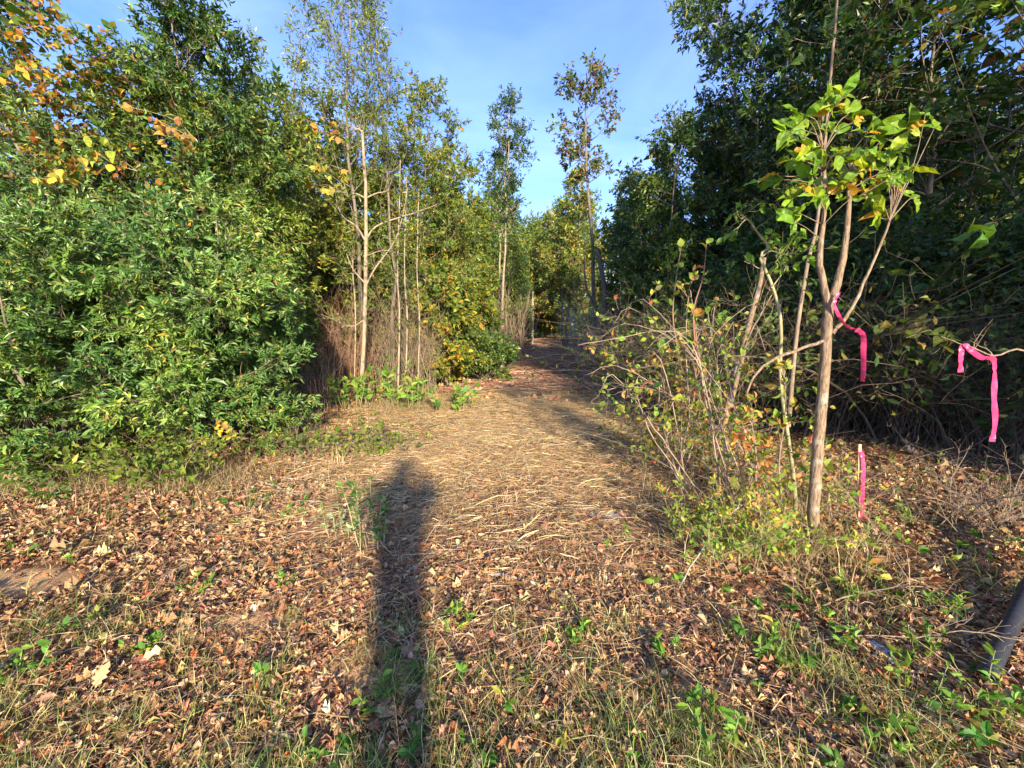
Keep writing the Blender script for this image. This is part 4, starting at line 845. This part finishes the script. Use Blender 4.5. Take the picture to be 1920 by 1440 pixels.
def ribbon_mesh(mb, pts, w, k=40, twist=.5, seed=0, wrap=None):
    rng = np.random.default_rng(seed); p = polyline(pts, k); T = nrm(np.gradient(p, axis=0)); ph = np.cumsum(rng.normal(0, .09, k)) * twist * 2 + twist * np.linspace(0, 1, k)
    ref = np.array([1., -.15, .05]); A = nrm(ref - (T * ref).sum(1, keepdims=True) * T); Bv = np.cross(T, A)
    horiz = np.abs(T[:, 0]) > .75
    A[horiz] = nrm(np.array([0, -.3, 1.]) - (T[horiz] * np.array([0, -.3, 1.])).sum(1, keepdims=True) * T[horiz]); Bv = np.cross(T, A)
    for _ in range(3): A = nrm(np.vstack([A[:1], (A[:-2] + A[1:-1] + A[2:]) / 3, A[-1:]]))
    Bv = np.cross(T, A); S = A * np.cos(ph)[:, None] + Bv * np.sin(ph)[:, None]; Nn = np.cross(T, S)
    th = .0004; V = []
    for s, t in ((-1, -1), (0, -1), (1, -1), (1, 1), (0, 1), (-1, 1)): V.append(p + S * s * w / 2 + Nn * (t * th + (s == 0) * .0008))
    V = np.stack(V, 1); i = np.arange(k - 1)[:, None] * 6; j = np.arange(6)[None]; Q = np.stack([i + j, i + (j + 1) % 6, i + 6 + (j + 1) % 6, i + 6 + j], -1)
    e = (k - 1) * 6
    mb.add(V, quads=np.concatenate([Q.reshape(-1, 4), [[0, 1, 4, 5], [1, 2, 3, 4], [e + 5, e + 4, e + 1, e], [e + 4, e + 3, e + 2, e + 1]]]))
def ribbon(label, pts, w, seed, twist=.5, group='pink survey ribbons'):
    W = np.array([at(*p) for p in pts]); b = W[-1]; root = MB(); ribbon_mesh(root, W - b, w, 50, twist, seed)
    o = root.build('survey_ribbon', PINK); o.location = [float(a) for a in b]; return tag(o, label, 'ribbon', group)
Yf = HY - .06
ribbon('pink ribbon tied beside the fork of the big leaved sapling', [(1573, 548, Yf), (1567, 562, Yf), (1565, 573, Yf), (1573, 592, Yf), (1582, 606, Yf), (1592, 614, Yf), (1605, 618, Yf)], .020, 3, 1.2)
ribbon('short straight pink ribbon hanging just right of the forked sapling trunk', [(1605, 618, Yf), (1613, 622, Yf), (1619, 632, Yf), (1619, 660, Yf), (1619, 690, Yf), (1617, 715, Yf)], .030, 6, .5)
ribbon('pink ribbon draped over a twig and hanging low near the right edge', [(1801, 698, 2.95), (1802, 668, 2.95), (1807, 645, 2.95), (1822, 658, 2.92), (1842, 671, 2.9), (1862, 673, 2.9), (1865, 700, 2.9), (1864, 745, 2.9), (1866, 790, 2.9), (1860, 828, 2.9)], .034, 4, 1.2)
stem_thing('bare_branch', 'thin bare branch carrying the hanging pink ribbon at the right', 'branch', [(1960, 700, 2.95), (1915, 655, 2.93), (1866, 668, 2.91), (1830, 655, 2.93), (1804, 646, 2.95), (1770, 630, 2.95)], .008, .0025, 'twig', 41, nt=5, tw=.2, tpart='stem')
sb = ground_at(1610, 975)
stake = empty('survey_stake', sb, 'short wooden survey stake with pink ribbon tied to its top, right of the forked sapling', 'stake')
s0 = at(1612, 833, sb[1] + .02) - sb
bm_ = bmesh.new(); bmesh.ops.create_cube(bm_, size=1)
for v in bm_.verts:
    z = v.co.z + .5; tp = 1 if z < .5 else .8; v.co = Vector((v.co.x * .030 * tp + s0[0] * z, v.co.y * .014 * tp + s0[1] * z, -.06 + z * (s0[2] + .06)))
bmesh.ops.bevel(bm_, geom=bm_.edges[:], offset=.0015, segments=1, affect='EDGES')
me = bpy.data.meshes.new('post'); bm_.to_mesh(me); bm_.free(); me.materials.append(WOOD); po = bpy.data.objects.new('post', me); C.objects.link(po); po.parent = stake
mb = MB(); zt = s0[2] * .72
ribbon_mesh(mb, [s0 * .90 + [-.016, -.012, 0], s0 * .90 + [0, -.016, -.008], s0 * .90 + [.018, -.01, 0], s0 * .90 + [.018, .01, .003], s0 * .9 + [0, .013, .0], s0 * .9 + [-.017, .008, 0], s0 * .90 + [-.016, -.014, 0]], .022, 30, 0, 1)
ribbon_mesh(mb, [s0 * .90 + [.006, -.016, 0], s0 * .7 + [.012, -.026, 0], s0 * .45 + [.004, -.03, 0], s0 * .22 + [-.004, -.035, 0], s0 * .05 + [-.008, -.04, .01], np.array([-.02, -.05, .02])], .028, 50, .5, 2)
mb.build('ribbon', PINK, stake)
# ------------------------------------------------------------------ black corrugated pipe
p0 = ground_at(1843, 1290) + [0, 0, .05]; p1 = at(1975, 1035, 2.6); p1[2] = max(p1[2], gz(p1[0], p1[1]) + .18)
ax = p1 - p0; Lp = np.linalg.norm(ax); ax = ax / Lp; sd = nrm(np.cross(ax, [0, 0, 1.])); upv = np.cross(sd, ax)
k = 200; t = np.linspace(0, 1, k); prof = .033 + .002 * np.sign(np.sin(t * Lp / .016 * 2 * PI)) * (t < .42) ; prof = np.where((t > .46) & (t < .50), .039, prof)
th = np.arange(20) * 2 * PI / 20
ring = np.cos(th)[:, None] * sd + np.sin(th)[:, None] * upv
pr2 = np.concatenate([prof, [prof[-1] - .004], np.full(2, .029)]); tt2 = np.concatenate([t, [1.], [1., 0.]]) * Lp
V = (ax[None] * tt2[:, None])[:, None] + ring[None] * pr2[:, None, None]; kk = len(pr2); i = np.arange(kk)[:, None] * 20; j = np.arange(20)[None]; i2 = ((np.arange(kk) + 1) % kk)[:, None] * 20
mb = MB(); mb.add(V, quads=np.stack([i + j, i + (j + 1) % 20, i2 + (j + 1) % 20, i2 + j], -1).reshape(-1, 4))
po = mb.build('drain_pipe', plain('black_plastic', (.03, .031, .036), .5, .4, 0, 22), smooth=True); po.location = [float(a) for a in p0]; tag(po, 'black corrugated plastic pipe lying on the ground at the lower right', 'pipe')
# ------------------------------------------------------------------ litter
def crumple(name, label, cat, p, a, b, h, col, seed, rz=0, rough=.25):
    rng = np.random.default_rng(seed); n = 22; u, v = np.meshgrid(np.linspace(-1, 1, n), np.linspace(-1, 1, n)); r = np.clip(1 - (np.abs(u) ** 3 + np.abs(v) ** 3) * .5, 0, 1)
    z = h * (r * .7 + .3 * np.abs(np.sin(u * 5 + v * 2 + seed)) * r + rng.normal(0, .10, u.shape) * r); x = u * a * (1 + .12 * np.sin(v * 5 + seed)); y = v * b * (1 + .15 * np.sin(u * 4))
    V = np.stack([x, y, z], -1).reshape(-1, 3); V2 = V - [0, 0, .004]; i = (np.arange(n - 1)[None] + np.arange(n - 1)[:, None] * n).ravel(); q = np.stack([i, i + 1, i + n + 1, i + n], -1)
    e = np.concatenate([np.arange(n - 1), np.arange(n - 1) * n + n - 1, np.arange(n * n - 1, n * n - n, -1), np.arange(n * n - n, 0, -n)]); e2 = np.roll(e, -1); sk = np.stack([e, e + n * n, e2 + n * n, e2], -1)
    mb = MB(); mb.add(np.vstack([V, V2]), quads=np.vstack([q, q[:, ::-1] + n * n, sk]))
    o = mb.build(name, plain(name + '_film', col, rough, .6, .2, 30)); o.location = [float(c) for c in p]; o.rotation_euler = (0, 0, rz); return tag(o, label, cat)
crumple('plastic_litter', 'crushed clear bluish plastic scrap lying in the leaves at the lower right', 'litter', ground_at(1655, 1225), .028, .075, .028, (.50, .54, .62), 3, .15)
crumple('plastic_sheet', 'flat grey plastic scrap lying on the mulch right of the centre', 'litter', ground_at(1132, 966), .13, .05, .02, (.30, .31, .35), 5, -.1, .4)
# ------------------------------------------------------------------ fallen branches and sticks
def g(px, py, dz=.02): p = ground_at(px, py); return p + [0, 0, dz]
def fallen(label, pts, ra, rb, bark, seed, nt=3, tw=.2, cat='branch', name='fallen_branch', group=None):
    rng = np.random.default_rng(seed); W = np.array([g(*p) for p in pts]); b = W[0]; p = polyline(W - b, 16) + np.cumsum(rng.normal(0, .004, (16, 3)), 0)
    root = empty(name, b, label, cat, group); mb = MB(); tubes(mb, p, rad_(ra, rb, 16), 7); mb.build('limb', M[bark], root, smooth=True)
    if nt:
        cm = MB(); P2, R2 = kids(rng, p[None], rad_(ra, rb, 16)[None], nt, .2, 1, .6, tw, k=7, up=.03, rr=.6, wob=.2, rmin=.002); P2[..., 2] = np.maximum(P2[..., 2], -.01); tubes(cm, P2, R2, 5)
        P3, R3 = kids(rng, P2, R2, 3, .2, 1, .7, tw * .4, k=5, up=.02, rr=.7, wob=.25); tubes(cm, P3, R3, 4); cm.build('twigs', M[bark], root, smooth=True)
    return root
fallen('pale forked branch lying in front of the forked sapling', [(1510, 1165, .03), (1580, 1140, .05), (1660, 1125, .06), (1750, 1122, .06), (1800, 1145, .04), (1826, 1168, .02)], .005, .002, 'twig', 1, 12, .35)
fallen('pale twig crossing in front of the black pipe', [(1530, 1212, .03), (1640, 1212, .05), (1740, 1224, .07), (1810, 1228, .11), (1920, 1250, .11)], .0042, .002, 'twig', 2, 9, .3)
fallen('grey arching twig rising from the mulch to the foot of the sprout', [(1268, 1108, .02), (1320, 1050, .16), (1360, 1022, .25), (1410, 1004, .3)], .006, .003, 'gtwig', 3, 4, .25)
fallen('grey curved branch arching out of the big left shrub onto the clearing', [(484, 776, .02), (500, 752, .12), (530, 748, .12), (570, 765, .08), (612, 778, .02)], .022, .008, 'gtwig', 4, 4, .4)
fallen('dark green stick lying across the clearing left of centre', [(705, 834), (745, 820), (785, 802), (815, 797)], .013, .005, 'olive', 5, 4, .4)
fallen('dark stick lying on the right half of the clearing', [(948, 806), (985, 815), (1020, 830), (1048, 848)], .022, .009, 'twig', 6, 3, .4)
fallen('short splintered pale stick in the middle of the clearing', [(938, 842), (965, 852), (1004, 864)], .015, .006, 'pale', 7, 3, .3)
fallen('short grey stick lying flat in the near mulch', [(914, 1080), (945, 1083), (984, 1089)], .012, .008, 'gtwig', 8, 0)
fallen('pale root like stick at the bottom left near the grass', [(480, 1380), (520, 1388), (555, 1402), (595, 1421)], .007, .004, 'pale', 9, 3, .12)
fallen('thick dark stick lying in the leaves below the sapling', [(1505, 1190), (1530, 1235), (1545, 1265), (1558, 1302)], .013, .008, 'twig', 10, 0)
fallen('thin dark stick lying at the left of the clearing', [(500, 905), (535, 925), (575, 940)], .012, .006, 'twig', 11, 2, .3)
fallen('thin curved stick right of the plastic scrap', [(1020, 880), (1040, 900), (1052, 920)], .010, .005, 'twig', 12, 1, .2)
fallen('brown stick along the right edge of the near mulch', [(1210, 970), (1232, 1000), (1245, 1030)], .012, .006, 'red', 13, 2, .2)
fallen('grey branch lying in the brush under the big left shrub', [(470, 900), (520, 918), (560, 935)], .012, .006, 'gtwig', 14, 2, .25)
fallen('pale twig at the left path corner', [(870, 742, .05), (905, 722, .2), (925, 706, .35)], .014, .005, 'pale', 15, 3, .4)
def splinter(label, p, n, h, w, seed, col):
    rng = np.random.default_rng(seed); mb = MB(); B = np.stack([rng.normal(0, w, n), rng.normal(0, w * .5, n), np.zeros(n) - .01], 1)
    ribbons(mb, B, rng.uniform(0, 6.28, n), rng.uniform(.7, 1.5, n), h * np.exp(rng.normal(0, .3, n)), np.full(n, .007) * np.exp(rng.normal(0, .4, n)), rng.uniform(0, .5, n), pal(rng, n, col, .12), k=4, rng=rng)
    o = mb.build('splintered_stump', M['straw']); o.location = [float(a) for a in p]; return tag(o, label, 'stump', 'splintered stumps in the mulch')
SC = [(3, (.60, .40, .20)), (2, (.66, .50, .30)), (1, (.45, .24, .11))]
splinter('tan splintered stub near the middle of the clearing', g(950, 945, 0), 34, .13, .04, 1, SC)
splinter('upright pair of orange splinters in the near mulch', g(1130, 1100, 0), 30, .11, .03, 2, SC)
splinter('orange brown splintered stub left of the upright pair of splinters', g(1085, 1090, 0), 34, .08, .05, 3, SC)
splinter('pale splintered stub at the left side of the clearing', g(640, 875, 0), 30, .2, .05, 4, SC)
splinter('low orange splinters at the right of the near mulch', g(1165, 1155, 0), 26, .07, .05, 5, SC)
# single conspicuous fallen leaves
rng = np.random.default_rng(700)
for i, (px, py, L_, c, tp, lb) in enumerate([(180, 1300, .095, (.58, .37, .17), 'oak', 'large pale tan lobed leaf standing up at the lower left'), (290, 1262, .06, (.50, .17, .07), 'dry', 'small reddish brown leaf near the large tan one'), (268, 1110, .07, (.62, .22, .07), 'ova', 'orange leaf on the ground beside the bare soil patch'),
                                             (585, 1275, .08, (.50, .17, .06), 'ova', 'curled orange brown leaf left of the shadow foot'), (355, 1180, .07, (.55, .30, .13), 'dry', 'light brown leaf in the left litter'), (1655, 1392, .07, (.45, .24, .12), 'dry', 'brown leaf at the lower right'),
                                             (975, 1425, .09, (.42, .16, .06), 'dry', 'red brown curled leaf at the bottom centre'), (865, 1400, .1, (.46, .17, .06), 'ova', 'long rusty leaf at the bottom left of centre')]):
    mb = MB(); leaves(mb, np.zeros((1, 3)), np.array([[rng.normal(), .3, .5 if i == 0 else .15]]), np.array([[.1, -.9, .6]]) if i == 0 else np.array([[.1, -.3, 1.]]), np.array([L_]), np.array([.75 if tp != 'ova' else .45]), np.array([c]), tp, 0, rng, .4)
    o = mb.build('fallen_leaf', M['dry']); p = g(px, py, .025); o.location = [float(a) for a in p]; tag(o, lb, 'leaf', 'conspicuous fallen leaves')
lp = p0 + ax * Lp * .5 + [0, 0, .043]
mb = MB(); leaves(mb, np.array([[0, 0, 0.]]), np.array([[1., .2, 0]]), np.array([[-.1, -.4, 1.]]), np.array([.09]), np.array([.7]), np.array([[.62, .26, .06]]), 'ova', 0, rng, .5)
o = mb.build('fallen_leaf', M['dry']); o.location = [float(a) for a in lp]; tag(o, 'orange leaf resting on top of the black pipe', 'leaf', 'conspicuous fallen leaves')
# yellow vine sprigs on the left shrubs
def sprig(label, px, py, Y, n, L_, cols, seed, sp=.14, tpl='ova', wr=.8):
    rng = np.random.default_rng(seed); b = at(px, py, Y); root = empty('vine_sprig', b, label, 'vine', 'vine sprigs on the shrubs')
    T = rng.normal(0, sp, (n, 3)) * [1, .5, .8]; s = np.array([0, .25, -.25]); nb = max(2, n // 5); E_ = rng.normal(0, sp, (nb, 3)) * [1.3, .5, 1.0]; s = np.array([sp * .8, .35, -sp * 1.2])
    PB = np.array([polyline([s, s * .5 + e * .2 + rng.normal(0, sp * .3, 3), e], 8) for e in E_]); q = rng.uniform(.45, 1, n); wb = rng.integers(0, nb, n); B0 = np.array([PB[w_][min(7, int(a * 7))] for w_, a in zip(wb, q)])
    T = B0 + rng.normal(0, .25, (n, 3)) * L_; P = np.stack([B0, (B0 + T) / 2 + [0, 0, .005], T], 1)
    mb = MB(); tubes(mb, PB, np.tile(rad_(.004, .002, 8), (nb, 1)), 4); tubes(mb, P, np.tile(rad_(.0018, .001, 3), (n, 1)), 3); mb.build('stem', M['olive'], root)
    mb = MB(); D = nrm(rng.normal(0, .5, (n, 3)) + [0, -.1, -.5]); leaves(mb, T, D, nrm(np.array([.2, -.9, .4]) + rng.normal(0, .3, (n, 3))), rng.uniform(.7, 1.2, n) * L_, np.full(n, wr), pal(rng, n, cols, .12), tpl, 0, rng, .3); mb.build('foliage', M['thin'], root)
YC = [(4, (.68, .48, .05)), (2, (.45, .42, .05)), (1, (.62, .30, .05))]
sprig('bright yellow leaf cluster on the upper part of the left shrubs', 305, 400, 4.9, 16, .11, YC, 1)
sprig('yellow orange leaf cluster above the shrub at the left edge', 78, 315, 4.6, 9, .10, YC, 2, .08)
sprig('yellow green leaves below the orange leaved tree', 180, 265, 4.9, 10, .11, [(3, (.35, .42, .05)), (2, (.65, .48, .06))], 3, .16)
sprig('large yellow green leaves right of the tall evergreen tree', 610, 315, 8.0, 26, .15, [(3, (.36, .34, .05)), (2, (.5, .36, .05))], 4, .34, 'star', 1.)
sprig('orange and yellow leaves low on the big left shrub', 405, 800, 4.25, 22, .06, YC + [(2, (.5, .26, .1))], 5, .14)
sprig('orange leaves beside the fork of the tall evergreen tree', 280, 175, 5.2, 26, .10, ORANGE[:3], 6, .3)
sprig('orange red leaves on the willowy tree', 630, 235, 9.5, 14, .15, ORANGE[:3], 7, .3)
sprig('large green leaves hanging at the right edge below the branches', 1850, 420, 3.6, 6, .17, [(1, (.10, .22, .03))], 8, .12)
sprig('yellow green leaves in the shade behind the ribbons', 1700, 600, 4.4, 34, .12, [(3, (.16, .20, .03)), (1, (.35, .24, .04))], 9, .32)
sprig('yellow green leaves in the shade above the hanging ribbon', 1790, 590, 4.0, 22, .11, [(3, (.16, .20, .03)), (1, (.35, .24, .04))], 10, .25)
# ------------------------------------------------------------------ the photographer, standing behind the camera (casts the long shadow)
def person():
    root = empty('person', (0, 0, gz(0, 0)), 'person standing behind the camera holding up a phone, in a dark jacket and jeans', 'person')
    j = {'pel': (-.02, -.30, .95, .15, .12), 'wai': (-.02, -.30, 1.1, .16, .12), 'che': (-.02, -.30, 1.32, .19, .13), 'nec': (-.02, -.29, 1.48, .075, .075), 'hea': (-.02, -.27, 1.60, .075, .09), 'top': (-.02, -.27, 1.70, .07, .085),
         'lhip': (-.09, -.30, .88, .09, .09), 'lkn': (-.09, -.28, .50, .06, .06), 'lan': (-.09, -.31, .10, .045, .045), 'lto': (-.10, -.27, .04, .04, .035),
         'rhip': (.05, -.30, .88, .09, .09), 'rkn': (.06, -.29, .50, .06, .06), 'ran': (.06, -.32, .10, .045, .045), 'rto': (.07, -.28, .04, .04, .035),
         'lsh': (-.23, -.29, 1.42, .11, .11), 'lel': (-.30, -.18, 1.36, .08, .08), 'lwr': (-.10, -.10, 1.54, .04, .04), 'lha': (-.075, -.06, 1.575, .03, .02),
         'rsh': (.19, -.29, 1.42, .11, .11), 'rel': (.29, -.18, 1.36, .08, .08), 'rwr': (.12, -.10, 1.54, .04, .04), 'rha': (.09, -.06, 1.575, .03, .02)}
    E = [('pel', 'wai'), ('wai', 'che'), ('che', 'nec'), ('nec', 'hea'), ('hea', 'top'), ('pel', 'lhip'), ('lhip', 'lkn'), ('lkn', 'lan'), ('lan', 'lto'), ('pel', 'rhip'), ('rhip', 'rkn'), ('rkn', 'ran'), ('ran', 'rto'),
         ('che', 'lsh'), ('lsh', 'lel'), ('lel', 'lwr'), ('lwr', 'lha'), ('che', 'rsh'), ('rsh', 'rel'), ('rel', 'rwr'), ('rwr', 'rha')]
    for s, sg in (('l', 1), ('r', -1)):
        hx, hy, hz = j[s + 'ha'][:3]
        for f in range(5):
            a = (hx + sg * (.012 + .0 * f), hy + .012, hz + .03 - f * .02 + .01); b = (hx + sg * .038, hy + .022 if f < 4 else hy - .012, hz + .036 - f * .022)
            if f == 4: a = (hx + sg * .01, hy - .02, hz - .01)
            j[f'{s}f{f}a'] = (*a, .009, .009); j[f'{s}f{f}b'] = (*b, .0075, .0075); E += [(s + 'ha', f'{s}f{f}a'), (f'{s}f{f}a', f'{s}f{f}b')]
    ks = list(j); me = bpy.data.meshes.new('body'); me.from_pydata([j[a][:3] for a in ks], [(ks.index(a), ks.index(b)) for a, b in E], [])
    o = bpy.data.objects.new('body', me); C.objects.link(o); o.parent = root
    sk = o.modifiers.new('skin', 'SKIN')
    if not me.skin_vertices: me.attributes.new('skin', 'FLOAT', 'POINT')
    if me.skin_vertices:
        for i, a in enumerate(ks): me.skin_vertices[0].data[i].radius = j[a][3:]; me.skin_vertices[0].data[i].use_root = (i == 0)
    o.modifiers.new('sub', 'SUBSURF').levels = 2; o.modifiers['sub'].render_levels = 2
    me.materials.append(plain('dark_jacket', (.04, .045, .06), .8, .2, 0, 30))
    bm = bmesh.new(); bmesh.ops.create_uvsphere(bm, u_segments=20, v_segments=14, radius=.1)
    for v in bm.verts: v.co = Vector((v.co.x * .98, v.co.y * 1.12 - .01, v.co.z * 1.12 + .02)) if v.co.y < .03 or v.co.z > .045 else Vector((v.co.x * .9, .03, v.co.z))
    hm = bpy.data.meshes.new('hair'); bm.to_mesh(hm); bm.free(); hm.materials.append(plain('brown_hair', (.05, .03, .02), .6, .3, 0, 80)); ho = bpy.data.objects.new('hair', hm); C.objects.link(ho); ho.parent = root; ho.location = (-.02, -.275, 1.66)
    bm = bmesh.new(); bmesh.ops.create_cube(bm, size=1)
    for v in bm.verts: v.co = Vector((v.co.x * .15, v.co.y * .008, v.co.z * .075))
    bmesh.ops.bevel(bm, geom=bm.edges[:], offset=.003, segments=2, affect='EDGES')
    pm = bpy.data.meshes.new('phone'); bm.to_mesh(pm); bm.free(); pm.materials.append(plain('phone_glass', (.02, .02, .02), .2, .5)); ph = bpy.data.objects.new('phone', pm); C.objects.link(ph); ph.location = (0, -.03, 1.585); tag(ph, 'black phone held up in both hands behind the camera position', 'phone')
person()
#==END==
